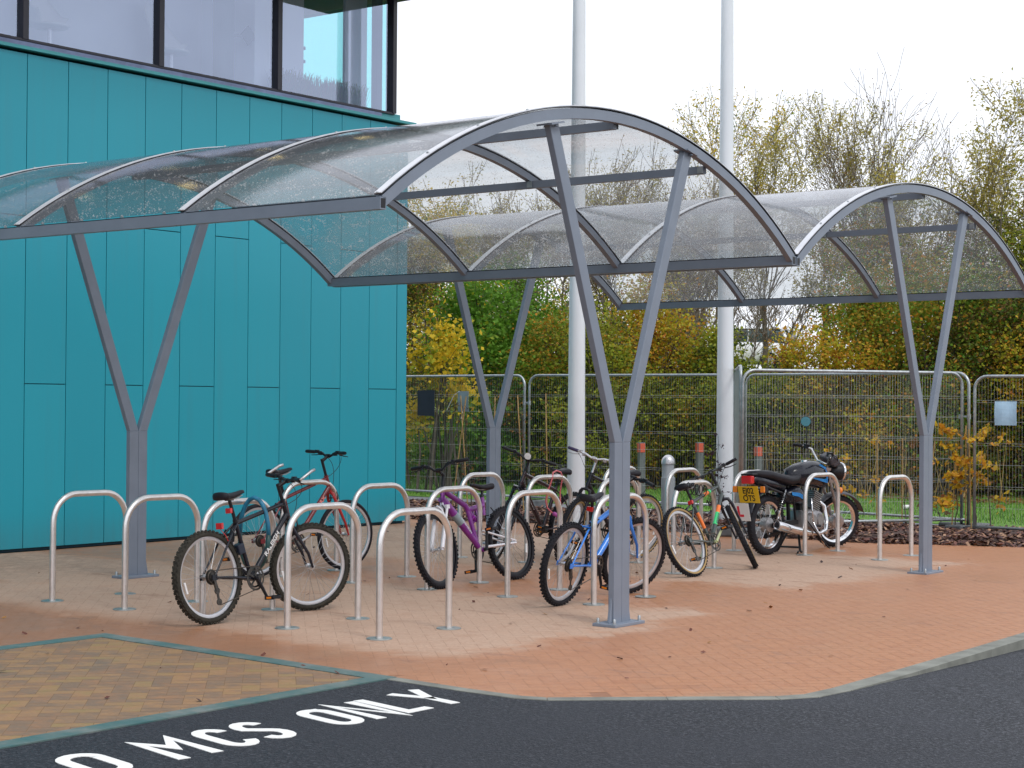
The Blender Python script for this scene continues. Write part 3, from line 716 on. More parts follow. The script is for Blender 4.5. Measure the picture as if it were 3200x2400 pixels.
def blades(n, cx, cy, cz, lx, ly, h, seed):
    r_ = np.random.default_rng(seed); V = np.zeros((n, 4, 3))
    for i in range(n):
        c = np.array([cx+r_.uniform(-lx, lx), cy+r_.uniform(-ly, ly), cz]); a = r_.uniform(0, PI); d = np.array([math.cos(a), math.sin(a), 0])*.008
        hh = h*r_.uniform(.45, 1); t = np.array([r_.normal(0, .22), r_.normal(0, .22), 1])*hh
        V[i] = [c-d, c+d, c+t+d*.4, c+t-d*.4]
    return V
pl = empty('reflected_plants', (BX-.40, 7.5, 5.35), label='row of dark green grassy blades standing in for plants reflected in the corner window', cat='plant reflection')  # blades added behind the pane to imitate the reflection of plants in it
o = fastmesh('foliage', blades(1400, 0, 0, .03, .09, .80, .34, 7), M['lf_dark'], pl)
b = MB(); b.box((0, 0, .03), (.22, 1.7, .06)); b.build('blade_base', M['interiordark'], pl)

# ------------------------------------------------------------------ cycle shelters
PY1, PX, LEN, BAY = 1.693, .79, 5.218, 1.739
EX, EZ, AZ = 2.57, 2.83, 3.662
def arc_pts(n, off=0.0, a0=None):
    h = AZ-EZ; rad = (EX*EX+h*h)/(2*h); c = AZ-rad; am = math.asin(EX/rad)
    return [((rad+off)*math.sin(-am+2*am*i/n), c+(rad+off)*math.cos(-am+2*am*i/n)) for i in range(n+1)]
def sweep(b, prof_pts, x, w, h, off):
    # rectangular bar bent along the arch; w along x, h radial (below off)
    A = arc_pts(36, off); B = arc_pts(36, off-h); V = []
    for (ya, za), (yb, zb) in zip(A, B): V += [(x-w/2, ya, za), (x+w/2, ya, za), (x+w/2, yb, zb), (x-w/2, yb, zb)]
    i0 = b.addv(V); n = len(A)
    for i in range(n-1):
        p, q = i0+4*i, i0+4*(i+1)
        b.addf([(p, p+1, q+1, q), (p+1, p+2, q+2, q+1), (p+2, p+3, q+3, q+2), (p+3, p, q, q+3)])
    b.addf([(i0, i0+3, i0+2, i0+1), (i0+4*n-4, i0+4*n-3, i0+4*n-2, i0+4*n-1)])
def dome(b, c, r_=.016, h=.012, n=10, axis='z'):
    b.lathe([(r_*1.25, 0), (r_*1.25, h*.25), (r_, h*.3), (r_*.8, h*.8), (0.001, h)], n, axis, c)
def make_shelter():
    t = empty('cycle_shelter', (0, 0, 0))
    yo = -.073          # local origin: foot of the front post; arch centred yo along y
    for k in (0, 1):
        x = -k*LEN
        p = MB()
        for s in (-1, 1): p.box((x, s*.0505, .655), (.05, .099, 1.31))
        for s in (-1, 1):       # flared gussets at the foot
            P = [(s*.1015, .20), (s*.135, .022), (s*.1015, .022)]
            V = [(x-.012, a, z) for a, z in P]+[(x+.012, a, z) for a, z in P]; i = p.addv(V)
            p.addf([(i, i+1, i+2), (i+5, i+4, i+3), (i, i+3, i+4, i+1), (i+1, i+4, i+5, i+2), (i+2, i+5, i+3, i)])
        post = p.build('post', M['post'], t, bevel=.004)
        bp_ = MB(); bp_.box((x, 0, .011), (.20, .38, .022)); pl_ = bp_.build('base_plate', M['post'], post, bevel=.003)
        for sx in (-1, 1):
            for sy in (-1, 1):
                q = MB(); q.lathe([(.019, 0), (.019, .004), (.011, .005), (.011, .03), (.007, .036), (.0005, .036)], 10, 'z', (x+sx*.07, sy*.16, .022)); q.build('bolt', M['galv'], post, smooth=True, autosmooth=40)
        for s in (-1, 1):
            a = MB(); top = Vector((x, .87*s+(-.0), 3.488)); bot = Vector((x, .0505*s, 1.29))
            V = [(x+dx, y_, z_) for dx in (-.025, .025) for (y_, z_) in ((s*.001, 1.31), (s*.100, 1.31), (s*.918, 3.492), (s*.812, 3.504))]
            i_ = a.addv(V); a.addf([(i_, i_+1, i_+2, i_+3), (i_+7, i_+6, i_+5, i_+4)]+[(i_+q_, i_+4+q_, i_+4+(q_+1) % 4, i_+(q_+1) % 4) for q_ in range(4)])
            arm = a.build('arm', M['post'], t, bevel=.004)
            q = MB(); q.box(top+Vector((0, 0, .006)), (.13, .15, .012), Matrix.Rotation(-s*R(12), 3, 'X'))
            for dx in (-.045, .045): dome(q, top+Vector((dx, 0, -.016)), .012, .012)
            q.build('bracket', M['post'], arm)
    for i in range(4):
        x = .025-i*BAY
        b = MB(); sweep(b, None, x, .05, .07 if i in (0, 3) else .055, 0)
        b.mi = 1
        for (y, z) in arc_pts(10, .022): dome(b, (x, y, z-.002), .009, .010, 8)
        fr = b.build('arch_frame', [M['post'], M['galv']], t); fr.location = (0, yo, 0)
        b = MB(); sweep(b, None, x, .056, .006, .022)
        st = b.build('clamp_strip', M['strip'], fr)
        b = MB(); sweep(b, None, x, .062, .006, .0155); b.build('gasket', M['black'], fr)
    for s in (-1, 1):
        b = MB(); b.box((.025-LEN/2, s*(EX-.01), EZ-.045), (LEN+.05, .055, .075))
        b.mi = 1
        for k in range(12): dome(b, (-.2-k*LEN/12.2, s*(EX-.02), EZ+.006), .010, .018, 8)
        eb = b.build('eave_beam', [M['post'], M['galv']], t); eb.location = (0, yo, 0)
        b = MB(); b.box((.025-LEN/2, s*(EX-.015), EZ-.002), (LEN-.02, .012, .008)); b.build('gasket', M['black'], eb)
        q = MB(); q.box((.0505, s*(EX-.01), EZ-.045), (.002, .04, .058)); q.build('end_cap', M['black'], eb)
    for (y, z) in ((.0, 3.585), (1.235, 3.396)):
        b = MB(); b.box((.0-LEN/2, y, z), (LEN-.02, .04, .06)); b.mi = 1; q = b
        for k in range(4): q.box((.06-k*BAY+(.0 if k else -.09), y-.035 if y else y+.035, z), (.05, .005, .05)); dome(q, (.06-k*BAY+(.0 if k else -.09), (y-.038 if y else y+.038), z), .009, .008, 8, 'y')
        pu = b.build('purlin', [M['post'], M['galv']], t); pu.location = (0, yo, 0)
    for i in range(3):
        xa, xb = .0-i*BAY+.02, -(i+1)*BAY+.03; b = MB()
        A = arc_pts(40, .010); B = arc_pts(40, .006)
        V = []
        for (ya, za), (yb, zb) in zip(A, B): V += [(xa, ya, za), (xb, ya, za), (xb, yb, zb), (xa, yb, zb)]
        j = b.addv(V)
        for k in range(40):
            p, q = j+4*k, j+4*(k+1); b.addf([(p, p+1, q+1, q), (p+3, q+3, q+2, p+2), (p+1, p+2, q+2, q+1), (p, q, q+3, p+3)])
        rp_ = b.build('roof_panel', M['poly'], t, smooth=True, autosmooth=40); rp_.location = (0, yo, 0)
    return t
sh1 = make_shelter(); sh1.location = (PX, PY1, 0)
tag(sh1, 'nearer grey steel cycle shelter with curved clear roof over the front two hoop rows', 'cycle shelter', 'curved roof cycle shelters')
sh2 = copy_tree(sh1); sh2.location = (.79, 6.888, -.005)
tag(sh2, 'farther cycle shelter beyond the first, standing over the motorcycle and the rear hoops')

# ------------------------------------------------------------------ hoop stands
SP, SW, SH = .8602, .7254, .84
def make_hoop():
    t = empty('bike_stand')
    r_, n = .22, 8; P = [(0, 0, 0.0), (0, 0, .3), (0, 0, SH-r_)]
    P += [(0, r_-r_*math.cos(PI/2*i/n), SH-r_+r_*math.sin(PI/2*i/n)) for i in range(1, n+1)]
    P += [(0, SW-r_+r_*math.sin(PI/2*i/n), SH-r_+r_*math.cos(PI/2*i/n)) for i in range(0, n+1)]
    P += [(0, SW, .3), (0, SW, 0)]
    b = MB(); b.tube(P, .0242, 16); b.build('hoop', M['steel'], t, smooth=True, autosmooth=50)
    for y in (0, SW):
        b = MB(); b.lathe([(0.001, .008), (.082, .008), (.088, .004), (.088, 0)], 24, 'z', (0, y, 0)); f = b.build('flange', M['flange'], t, smooth=True, autosmooth=30)
    return t
rows = [(0, 0, 5, 'front row'), (-.070, 2.6157, 5, 'second row'), (-.117, 5.223, 4, 'third row'), (-.159, 7.875, 5, 'rear row')]
hl = {
 (0,0): 'leftmost steel hoop of the front row, empty, before the teal wall', (0,1): 'empty steel hoop second from left in the front row',
 (0,2): 'steel hoop that the black bicycle with the teal lock leans on', (0,3): 'steel hoop in front of the black bicycle front wheel',
 (0,4): 'nearest steel hoop, rightmost of the front row, standing empty',
 (1,0): 'steel hoop behind the red bicycle, against the teal wall', (1,1): 'empty steel hoop between the red bicycle and the purple bicycle',
 (1,2): 'steel hoop that the purple bicycle leans on', (1,3): 'empty steel hoop between the purple bicycle and the blue bicycle',
 (1,4): 'steel hoop that the blue bicycle leans on, just behind the nearest post',
 (2,1): 'steel hoop above the purple saddle, before the far left shelter post', (2,2): 'steel hoop with the pink cable lock and the dark bicycle',
 (2,3): 'steel hoop hidden behind the nearest post with the tan tyred bicycle', (2,4): 'steel hoop that the green and orange decal bicycle leans on',
 (3,0): 'far steel hoop seen past the tan tyred bicycle, leftmost of the rear row', (3,1): 'rear steel hoop beside the domed grey bollard', (3,2): 'steel hoop behind the motorcycle number plate',
 (3,3): 'steel hoop in front of the motorcycle engine', (3,4): 'rightmost steel hoop, empty, beside the far right post'}
proto = make_hoop(); first = True
for ri, (x0, y0, n, nm) in enumerate(rows):
    for k in range(5):
        if ri == 2:
            if k == 4: continue
            x = (k-4)*SP-.117; key = (2, k+1)
        else: x = (k-4)*SP+x0; key = (ri, k)
        if key not in hl: continue
        o = proto if first else copy_tree(proto); first = False
        o.location = (x, y0, 0); o.rotation_euler = (R(random.uniform(-.3, .3)), 0, R(random.uniform(-1.0, 1.0)))
        tag(o, hl[key], 'bike stand', 'steel hoop bike stands')

# ------------------------------------------------------------------ flagpoles
def pole(name, x, y, lab):
    t = empty(name, (x, y, 0), label=lab, cat='flagpole', group='tall white flagpoles')
    b = MB(); b.lathe([(.001, 12), (.055, 12), (.118, 0.25), (.121, .02)], 40); b.build('shaft', M['polewhite'], t, smooth=True, autosmooth=40)
    b = MB(); b.lathe([(.001, .06), (.15, .06), (.155, .05), (.155, 0)], 30); b.build('base', M['galv'], t)
    b = MB(); b.lathe([(.001, 12.12), (.05, 12.08), (.07, 12.0), (.001, 11.98)], 16); b.build('finial', M['polewhite'], t, smooth=True)
pole('flagpole', -5.396, 9.86, 'left white flagpole, rising behind the nearest shelter post')
pole('flagpole', -4.15, 11.50, 'right white flagpole beside the mesh fence, behind the green decal bicycle')

# ------------------------------------------------------------------ text as flat mesh letters
def text_mesh(s, size, mat, parent, Mx, name='lettering', extrude=.0008, bold=0.0, sx=1.0):
    cu_ = bpy.data.curves.new('t', 'FONT'); cu_.body = s; cu_.size = size; cu_.align_x = 'CENTER'; cu_.align_y = 'CENTER'; cu_.extrude = extrude; cu_.offset = bold
    o = bpy.data.objects.new('t', cu_); col.objects.link(o)
    dg = bpy.context.evaluated_depsgraph_get(); me = bpy.data.meshes.new_from_object(o.evaluated_get(dg)); bpy.data.objects.remove(o)
    me.transform(Mx @ Matrix.Diagonal((sx, 1, 1, 1))); me.materials.clear(); me.materials.append(mat)
    ob = bpy.data.objects.new(name, me); col.objects.link(ob); ob.parent = parent; return ob
def frame_matrix(origin, xdir, normal):
    x = Vector(xdir).normalized(); z = Vector(normal).normalized(); y = z.cross(x).normalized(); z = x.cross(y)
    m = Matrix((x, y, z)).transposed().to_4x4(); m.translation = Vector(origin); return m

# ------------------------------------------------------------------ bicycles (local: +x forward, +y left, origin under the rear axle)
WR = .335
def tyre_mesh(b, r_out=WR, w=.05, knob=True, n=60):
    ri = r_out-w*.92
    prof = []
    for k in range(11):
        a = R(-125+25*k); prof.append((r_out-w/2-.003+math.cos(a)*w*.46, math.sin(a)*w*.5))
    b.lathe(prof, n, 'y')
    if knob:
        for k in range(54):
            for j, (yy, rr) in enumerate(((-.42*w, -.010), (-.15*w, -.0015), (.15*w, -.0015), (.42*w, -.010))):
                a = 2*PI*(k+(.5 if j in (1, 3) else 0))/54; r_ = r_out+rr-.001
                Mx = Matrix.Rotation(-a, 3, 'Y')
                b.box((r_*math.cos(a), yy, r_*math.sin(a)), (.007, w*.2, .017), Mx)
def wheel(parent, name, xf, tyre='rubber', rimm='rim', rimw=.024, deep=.020, reflector=True, knob=True, cassette=False, r_out=WR, tw=.05, skin=False, spoke_n=32):
    ri = r_out-tw*.90
    b = MB(xf); b.lathe([(ri-deep, -rimw*.3), (ri, -rimw*.55), (ri+.006, -rimw*.5), (ri+.002, 0), (ri+.006, rimw*.5), (ri, rimw*.55), (ri-deep, rimw*.3)], 60, 'y', closedprof=True)
    w = b.build(name, M[rimm], parent, smooth=True, autosmooth=40)
    b = MB(xf); tyre_mesh(b, r_out, tw, knob); b.build('tyre', M[tyre], w, smooth=True, autosmooth=35)
    if skin:
        b = MB(xf)
        for s in (-1, 1): b.lathe([(ri+.004, s*tw*.47), (ri+.022, s*tw*.535)], 60, 'y')
        b.build('tyre_wall', M['skinwall'], w, smooth=True)
    b = MB(xf); b.lathe([(.001, -.055), (.008, -.055), (.008, -.036), (.022, -.034), (.022, -.030), (.012, -.027), (.012, .027), (.022, .030), (.022, .034), (.008, .036), (.008, .055), (.001, .055)], 20, 'y')
    b.build('hub', M['alloy'], w, smooth=True, autosmooth=40)
    b = MB(xf)
    for k in range(spoke_n):
        s = 1 if k % 2 else -1; a = 2*PI*k/spoke_n; da = R(38) * (1 if (k//2) % 2 else -1)
        b.tube([(.020*math.cos(a+da), s*.032, .020*math.sin(a+da)), ((ri-deep*.6)*math.cos(a), 0, (ri-deep*.6)*math.sin(a))], .0011, 3, cap=False)
    b.build('spokes', M['alloy'], w)
    if reflector:
        a = R(196); b = MB(xf); rr = .23; b.box((rr*math.cos(a), .0, rr*math.sin(a)), (.018, .012, .085), Matrix.Rotation(-a, 3, 'Y')); b.build('wheel_reflector', M['white'], w, bevel=.003)
    if cassette:
        b = MB(xf)
        for k in range(6): b.lathe([(.012, -.034-.004*k), (.056-.0055*k, -.034-.004*k), (.056-.0055*k, -.0325-.004*k), (.012, -.0325-.004*k)], 26, 'y', closedprof=True)
        b.build('cassette', M['cass'], w)
    return w
M['cass'] = paint('dark_cog_steel', (.09, .085, .08), .4, metal=.8, var=.3, vscale=40)
M['chain'] = paint('oily_chain', (.10, .085, .07), .4, metal=.7, var=.4, vscale=120)
M['blackcable'] = paint('cable', (.012, .012, .014), .4)

def bicycle(name, label, loc, heading, lean, steer, c):
    t = empty(name, (loc[0], loc[1], 0), (-R(lean), 0, R(heading)), label=label, cat='bicycle')
    g = lambda k, d: c.get(k, d)
    hz = g('hz', .86); sad = g('sad', .92); bar = g('bar', 1.02); WB = 1.07
    fm = M[g('frame', 'blackpaint')]; rear = Vector((0, 0, WR)); bb = Vector((.44, 0, .295)); headt = Vector((.83, 0, hz))
    ha = Vector((-math.cos(R(71)), 0, math.sin(R(71))))
    headb = headt-ha*.125
    crown = headb-ha*.035
    S = Matrix.Translation(headt) @ Matrix.Rotation(R(steer), 4, ha) @ Matrix.Translation(-headt)
    st_dir = Vector((-.29, 0, .957)).normalized(); stt = bb+st_dir*(g('seat_len', .44))
    # frame
    b = MB()
    def T(a, e, r1, r2=None, n=12): b.tube([a, e], [r1, r2 or r1], n)
    tr = g('tube', .017)
    if g('style', 'diamond') == 'diamond':
        T(headt+Vector((-.01, 0, -.025)), stt+Vector((.0, 0, -.015)), tr, tr*.95)
        T(headb+Vector((0, 0, .025)), bb, tr*1.22, tr*1.15)
        T(bb, stt+st_dir*.02, tr*.95)
        for s in (-1, 1):
            b.tube([bb+Vector((-.02, s*.028, 0)), Vector((.22, s*.048, .315)), rear+Vector((.02, s*.062, -.005))], [.011, .010, .0075], 8)
            b.tube([stt+Vector((-.005, s*.020, -.02)), Vector((.20, s*.050, .60)), rear+Vector((.015, s*.062, .01))], [.0085, .009, .007], 8)
            b.box(rear+Vector((.008, s*.062, -.004)), (.05, .006, .04))
        b.bar(Vector((.235, -.05, .62))+Vector((.0, 0, 0)), Vector((.235, .05, .62)), .012, .012)
    else:       # full suspension: Y shaped main frame, white swing arm
        mid = Vector((.56, 0, .70))
        b.tube([headt+Vector((-.005, 0, -.02)), mid, Vector((.50, 0, .60))], [.024, .025, .023], 12)
        b.tube([headb+Vector((0, 0, .035)), Vector((.66, 0, .55)), bb+Vector((.03, 0, .03))], [.036, .038, .024], 12)
        b.tube([mid+Vector((-.02, 0, -.02)), bb+Vector((.05, 0, .08))], [.021, .021], 12)
        sj = Vector((.31, 0, .70))
        b.tube([Vector((.53, 0, .655)), sj+Vector((0, 0, -.01))], .025, 12)
        b.tube([Vector((.49, 0, .54)), Vector((.40, 0, .60)), sj+Vector((.0, 0, -.05))], .010, 8)
        for q in (.36, .42, .47): b.bar((q, 0, .61), (q, 0, .69), .016, .018)
        b.tube([sj+Vector((.01, 0, -.10)), sj+Vector((-.012, 0, .07))], .019, 12)
        stt = sj+Vector((-.012, 0, .07))
    b.tube([headt, headb], [.019, .020], 14); b.tube([headt+ha*.0, headt+ha*.008], .023, 14); b.tube([headb, headb-ha*.008], .023, 14)
    b.tube([bb+Vector((0, -.035, 0)), bb+Vector((0, .035, 0))], .021, 14)
    fr = b.build('frame', fm, t, smooth=True, autosmooth=50)
    if g('style', 'diamond') != 'diamond':
        b = MB()
        for s in (-1, 1):
            b.tube([bb+Vector((.0, s*.035, .02)), rear+Vector((.0, s*.064, -.01))], [.014, .010], 8)
            b.tube([bb+Vector((-.01, s*.03, .17)), rear+Vector((.0, s*.064, .01))], [.010, .008], 8)
        b.tube([bb+Vector((.0, 0, .0)), bb+Vector((-.02, 0, .26))], .017, 10); b.tube([bb+Vector((-.01, -.035, .17)), bb+Vector((-.01, .035, .17))], .014, 8)
        b.build('swing_arm', M['whitepaint'], t, smooth=True, autosmooth=50)
        b = MB(); a0 = bb+Vector((-.02, 0, .26)); a1 = Vector((.50, 0, .60))
        for k in range(7): 
            q = a0.lerp(a1, .28+.085*k); b.tube([q, q+(a1-a0).normalized()*.012], .026, 14)
        b.tube([a0, a1], .010, 8); b.build('spring', M['magenta2'], t, smooth=True, autosmooth=40)
    # seat
    sp_top = stt+st_dir*max(.03, (sad-.055-stt.z)/st_dir.z)
    b = MB(); b.tube([stt-st_dir*.02, sp_top], .0132, 12); b.tube([stt-st_dir*.012, stt+st_dir*.012], .019, 12)
    b.bar(sp_top+Vector((-.03, 0, .003)), sp_top+Vector((.03, 0, .003)), .035, .02); b.build('seat_post', M[g('post', 'black')], t, smooth=True, autosmooth=40)
    b = MB(); sc = sp_top+Vector((0.01, 0, .03)); L = []
    ns = 14; half = []
    for i in range(ns+1):
        u = i/ns; x = -.125+.27*u; w = .072*(1-u)**.9*(.55+.45*math.sin(PI*min(1, u*2.2+.35)))+.019; 
        if i == 0: w *= .55
        if i == ns: w *= .55
        top = .032-.012*math.sin(PI*min(1, u*1.3))+.006*(u > .8); dep = .045*(1-u)+.026; half.append((x, w, top, dep))
    for (x, w, top, dep) in half:
        ring = [(x, -w, top-.018), (x, -w*.75, top-.003), (x, 0, top), (x, w*.75, top-.003), (x, w, top-.018), (x, w*.9, top-dep), (x, 0, top-dep*.8), (x, -w*.9, top-dep)]
        L.append(b.addv([Vector(q)+sc for q in ring]))
    for i in range(ns): b.addf([(L[i]+k, L[i]+(k+1) % 8, L[i+1]+(k+1) % 8, L[i+1]+k) for k in range(8)])
    b.addf([tuple(L[0]+k for k in range(8))[::-1], tuple(L[-1]+k for k in range(8))])
    sa = b.build('saddle', M[g('saddle', 'saddle')], t, smooth=True)
    sa.modifiers.new('sub', 'SUBSURF').levels = 1; sa.modifiers['sub'].render_levels = 1
    b = MB()
    for s in (-1, 1): b.tube([sc+Vector((-.10, s*.03, -.008)), sc+Vector((-.04, s*.022, -.026)), sc+Vector((.05, s*.018, -.026)), sc+Vector((.12, s*.008, -.002))], .0035, 6)
    b.build('saddle_rail', M['alloy'], sa)
    # wheels
    Wr = Matrix.Translation(rear); Wf = S @ Matrix.Translation((WB, 0, WR))
    wk = dict(tyre=g('tyre', 'rubber'), rimm=g('rim', 'rim'), skin=g('skin', False), tw=g('tw', .05), reflector=g('wref', True), knob=g('knob', True))
    wheel(t, 'rear_wheel', Wr, cassette=True, **wk); wheel(t, 'front_wheel', Wf, **wk)
    # fork
    b = MB(S); axl = Vector((WB, 0, WR)); fk = M[g('fork', 'blackpaint')]
    if g('susp', False):
        b.box(crown+Vector((.0, 0, -.012)), (.05, .13, .034)); 
        for s in (-1, 1):
            top = crown+Vector((.005, s*.056, -.01)); low = axl+Vector((-.012, s*.056, .01)); m_ = top.lerp(low, .36)
            b.tube([top, m_], .013, 10); b.tube([m_, low], .019, 12); b.box(low, (.03, .012, .035))
        b.tube([crown+Vector((.0, -.05, -.12))+Vector((.05, 0, 0)), crown+Vector((.075, -.035, -.03)), crown+Vector((.08, 0, -.0)), crown+Vector((.075, .035, -.03)), crown+Vector((.05, .05, -.12))], .012, 8)
    else:
        for s in (-1, 1):
            b.tube([crown, crown+Vector((.002, s*.040, -.012)), crown+Vector((.02, s*.055, -.07)), axl+Vector((-.045, s*.056, .11)), axl+Vector((-.005, s*.056, .0))], [.017, .017, .0155, .012, .009], 10)
    b.tube([crown+ha*.0, headb], .017, 10)
    fo = b.build('fork', fk, t, smooth=True, autosmooth=50)
    # brakes on both wheels
    for (P, pr, xf_) in ((crown+Vector((.045, 0, -.055)), fo, S), (Vector((.235, 0, .60)), fr, None)):
        b = MB(xf_)
        for s in (-1, 1):
            b.tube([P+Vector((0, s*.045, -.03)), P+Vector((.005, s*.052, .03)), P+Vector((.005, s*.030, .062))], .006, 6); b.box(P+Vector((.0, s*.030, .0)), (.052, .010, .010))
        b.build('brake', M['black'], pr)
    # stem, bar
    b = MB(S); st_top = headt+ha*(bar-hz)/ha.z*.85; bc = st_top+Vector((.075, 0, .02)); bc.z = bar
    b.tube([headt, st_top], .014, 10); b.tube([st_top-ha*.02, bc], [.016, .014], 10); b.tube([bc+Vector((0, -.022, 0)), bc+Vector((0, .022, 0))], .019, 12)
    b.build('stem', M[g('stem', 'black')], t, smooth=True, autosmooth=50)
    hw = g('barw', .29); rise = g('rise', .02)
    hp = [bc, bc+Vector((0, .04, 0)), bc+Vector((.0, .10, rise)), bc+Vector((-.03, hw, rise+.005))]
    pts = [Vector((p.x, -p.y, p.z)) for p in hp[::-1]]+hp[1:]
    b = MB(S); b.tube(pts, .0115, 10); hb = b.build('handlebar', M[g('barmat', 'black')], t, smooth=True, autosmooth=50)
    for s in (-1, 1):
        e = Vector((hp[3].x, s*hp[3].y, hp[3].z)); i_ = Vector((hp[2].x, s*hp[2].y, hp[2].z)); d = (e-i_).normalized()
        b = MB(S); b.tube([e-d*.115, e-d*.11, e-d*.01, e], [.0145, .0165, .0165, .014], 12); b.build('grip', M[g('grip', 'black')], hb, smooth=True, autosmooth=50)
        b = MB(S); q = e-d*.14; b.tube([q, q+Vector((.03, 0, -.018)), q+Vector((.048, 0, -.03))+d*.05, q+Vector((.045, 0, -.035))+d*.12], [.009, .008, .005, .004], 6); b.box(q+Vector((.0, 0, .006)), (.035, .03, .03)); b.box(q-d*.05+Vector((.0, 0, -.012)), (.035, .035, .028))
        b.build('brake_lever', M[g('lever', 'black')], hb, bevel=.003)
        if g('barends', False):
            b = MB(S); b.tube([e, e+Vector((.03, 0, .02)), e+Vector((.10, -s*.01, .065)), e+Vector((.13, -s*.02, .075))], .011, 8); b.build('bar_end', M['alloy'], hb, smooth=True)
    b = MB()
    for s in (-1, 1):
        e = S @ Vector((hp[2].x+.02, s*(hw-.13), hp[2].z-.01)); m1 = S @ Vector((hp[2].x+.13, s*.05, hp[2].z-.05))
        tgt = (S @ (crown+Vector((.045, s*.03, .01)))) if s > 0 else headt+Vector((-.08, .02, -.05))
        P = []
        for i in range(11):
            u = i/10; P.append(e*(1-u)**3+(m1)*3*u*(1-u)**2+(m1+Vector((.0, 0, -.13)))*3*u*u*(1-u)+tgt*u**3)
        b.tube(P, .0026, 5)
    b.build('brake_cable', M['blackcable'], hb)
    # crankset
    b = MB(); cy = -.045; ca = R(g('crank', -75))
    for rr, yy in ((.088, cy), (.068, cy+.008)):
        b.lathe([(rr-.012, yy-.0015), (rr+.003, yy-.0015), (rr+.003, yy+.0015), (rr-.012, yy+.0015)], 40, 'y', bb, closedprof=True)
    for k in range(5):
        a = 2*PI*k/5+ca; b.bar(bb+Vector((0, cy, 0)), bb+Vector((.08*math.cos(a), cy, .08*math.sin(a))), .014, .005, up=(0, 1, 0))
    cs = b.build('crankset', M[g('rings', 'cass')], t)
    for s in (-1, 1):
        a = ca if s < 0 else ca+PI; y0 = s*.062; tip = bb+Vector((.17*math.cos(a), s*.075, .17*math.sin(a)))
        b = MB(); b.tube([bb+Vector((0, s*.03, 0)), bb+Vector((0, y0, 0))], .016, 10); b.tube([bb+Vector((0, y0, 0)), tip], [.015, .011], 8); b.build('crank', M[g('crankmat', 'black')], cs, smooth=True, autosmooth=40)
        b = MB(); pc = tip+Vector((0, s*.055, 0)); b.bar(pc+Vector((-.045, 0, 0)), pc+Vector((.045, 0, 0)), .018, .022)
        for dx in (-.038, .038): b.box(pc+Vector((dx, 0, 0)), (.010, .085, .028))
        for dy in (-.04, .04): b.box(pc+Vector((0, dy, 0)), (.086, .006, .022))
        b.tube([tip, pc], .008, 8); pe = b.build('pedal', M['black'], cs, bevel=.002)
        b = MB()
        for dx in (-.0445, .0445): b.box(pc+Vector((dx, 0, 0)), (.003, .045, .014))
        b.build('pedal_reflector', M['amber'], pe)
    # chain and derailleur
    b = MB(); yc = -.045; P = []
    for i in range(13): a = R(100-200*i/12); P.append(bb+Vector((.088*math.cos(a), yc, .088*math.sin(a))))
    dr = Vector((.045, yc-.01, .155)); ju = Vector((.03, yc-.01, .235))
    P += [dr+Vector((.01, 0, -.022)), dr+Vector((-.02, 0, -.01)), dr+Vector((-.01, 0, .02)), ju+Vector((.022, 0, 0)), ju+Vector((.0, 0, .03))]
    for i in range(9): a = R(250-160*i/8); P.append(rear+Vector((.043*math.cos(a), yc, .043*math.sin(a))))
    b.tube(P, .0038, 5, closed=True); b.build('chain', M['chain'], t)
    b = MB(); b.bar(ju, dr, .018, .006, up=(0, 1, 0)); b.bar(rear+Vector((.01, yc-.005, -.01)), ju, .022, .02)
    for q in (ju, dr): b.lathe([(.004, -.004), (.024, -.004), (.024, .004), (.004, .004)], 14, 'y', q, closedprof=True)
    b.build('derailleur', M['cass'], t)
    # rear reflector / light
    if g('reflector', True):
        b = MB(); q = sp_top.lerp(stt, g('refpos', .62))+Vector((-.035, 0, 0)); b.box(q, (.022, .055, .038)); b.bar(q, q+Vector((.03, 0, 0)), .012, .012); b.build('rear_reflector', M['redlens'], t, bevel=.005)
    t['_'] = 0; del t['_']
    return t, dict(S=S, fr=fr, bb=bb, headt=headt, headb=headb, stt=stt, bc=bc, rear=rear, sp=sp_top, hb=hb, ha=ha)
M['magenta2'] = paint('purple_spring', (.42, .05, .48), .3, var=.1, coat=.4)

def tube_decal(t, a, e, r_, s, text, size, mat, frac=.5, side=-1, name='lettering', sx=1.0, bold=.0):
    # letters running along a frame tube on its side facing -y (side=-1) or +y
    a = Vector(a); e = Vector(e); p = a.lerp(e, frac)+Vector((0, side*(r_+.0012), 0)); d = (e-a).normalized()
    return text_mesh(text, size, mat, t, frame_matrix(p, d, (0, side, 0)), name, bold=bold, sx=sx)
def sleeve(t, a, e, f0, f1, r_, mat, name='decal_band'):
    a = Vector(a); e = Vector(e); b = MB(); b.tube([a.lerp(e, f0), a.lerp(e, f1)], r_, 12); return b.build(name, M[mat], t, smooth=True, autosmooth=50)

# black mountain bike leaning on the third hoop
t, q = bicycle('bicycle', 'black bicycle with muddy knobbly tyres, teal lock and white downtube lettering, nearest the camera', (-1.42, -.20), 92.5, 5.5, -23,
  dict(tyre='rubber_mud', hz=.845, sad=.93, bar=.995, barw=.28, barends=True, tw=.055, crank=-62, seat_len=.44, refpos=.5, knob=True))
dt0, dt1 = q['bb'], q['headb']+Vector((0, 0, .025))
tube_decal(t, dt0, dt1, .0205, 1, 'RALEIGH', .046, M['white'], .52, bold=.0012, sx=1.25)
b = MB(); b.box(q['bb'].lerp(q['stt'], .52)+Vector((-.055, -.01, .0)), (.065, .075, .075), Matrix.Rotation(R(-16), 3, 'Y')); b.build('pump_block', M['signdark'], t, bevel=.008)
b = MB(); b.box((.13, -.02, .69), (.02, .06, .045)); b.tube([(.13, -.02, .67), (.16, -.045, .62), (.18, -.05, .57)], .003, 5); b.build('rear_light', M['redlens'], t, bevel=.006)
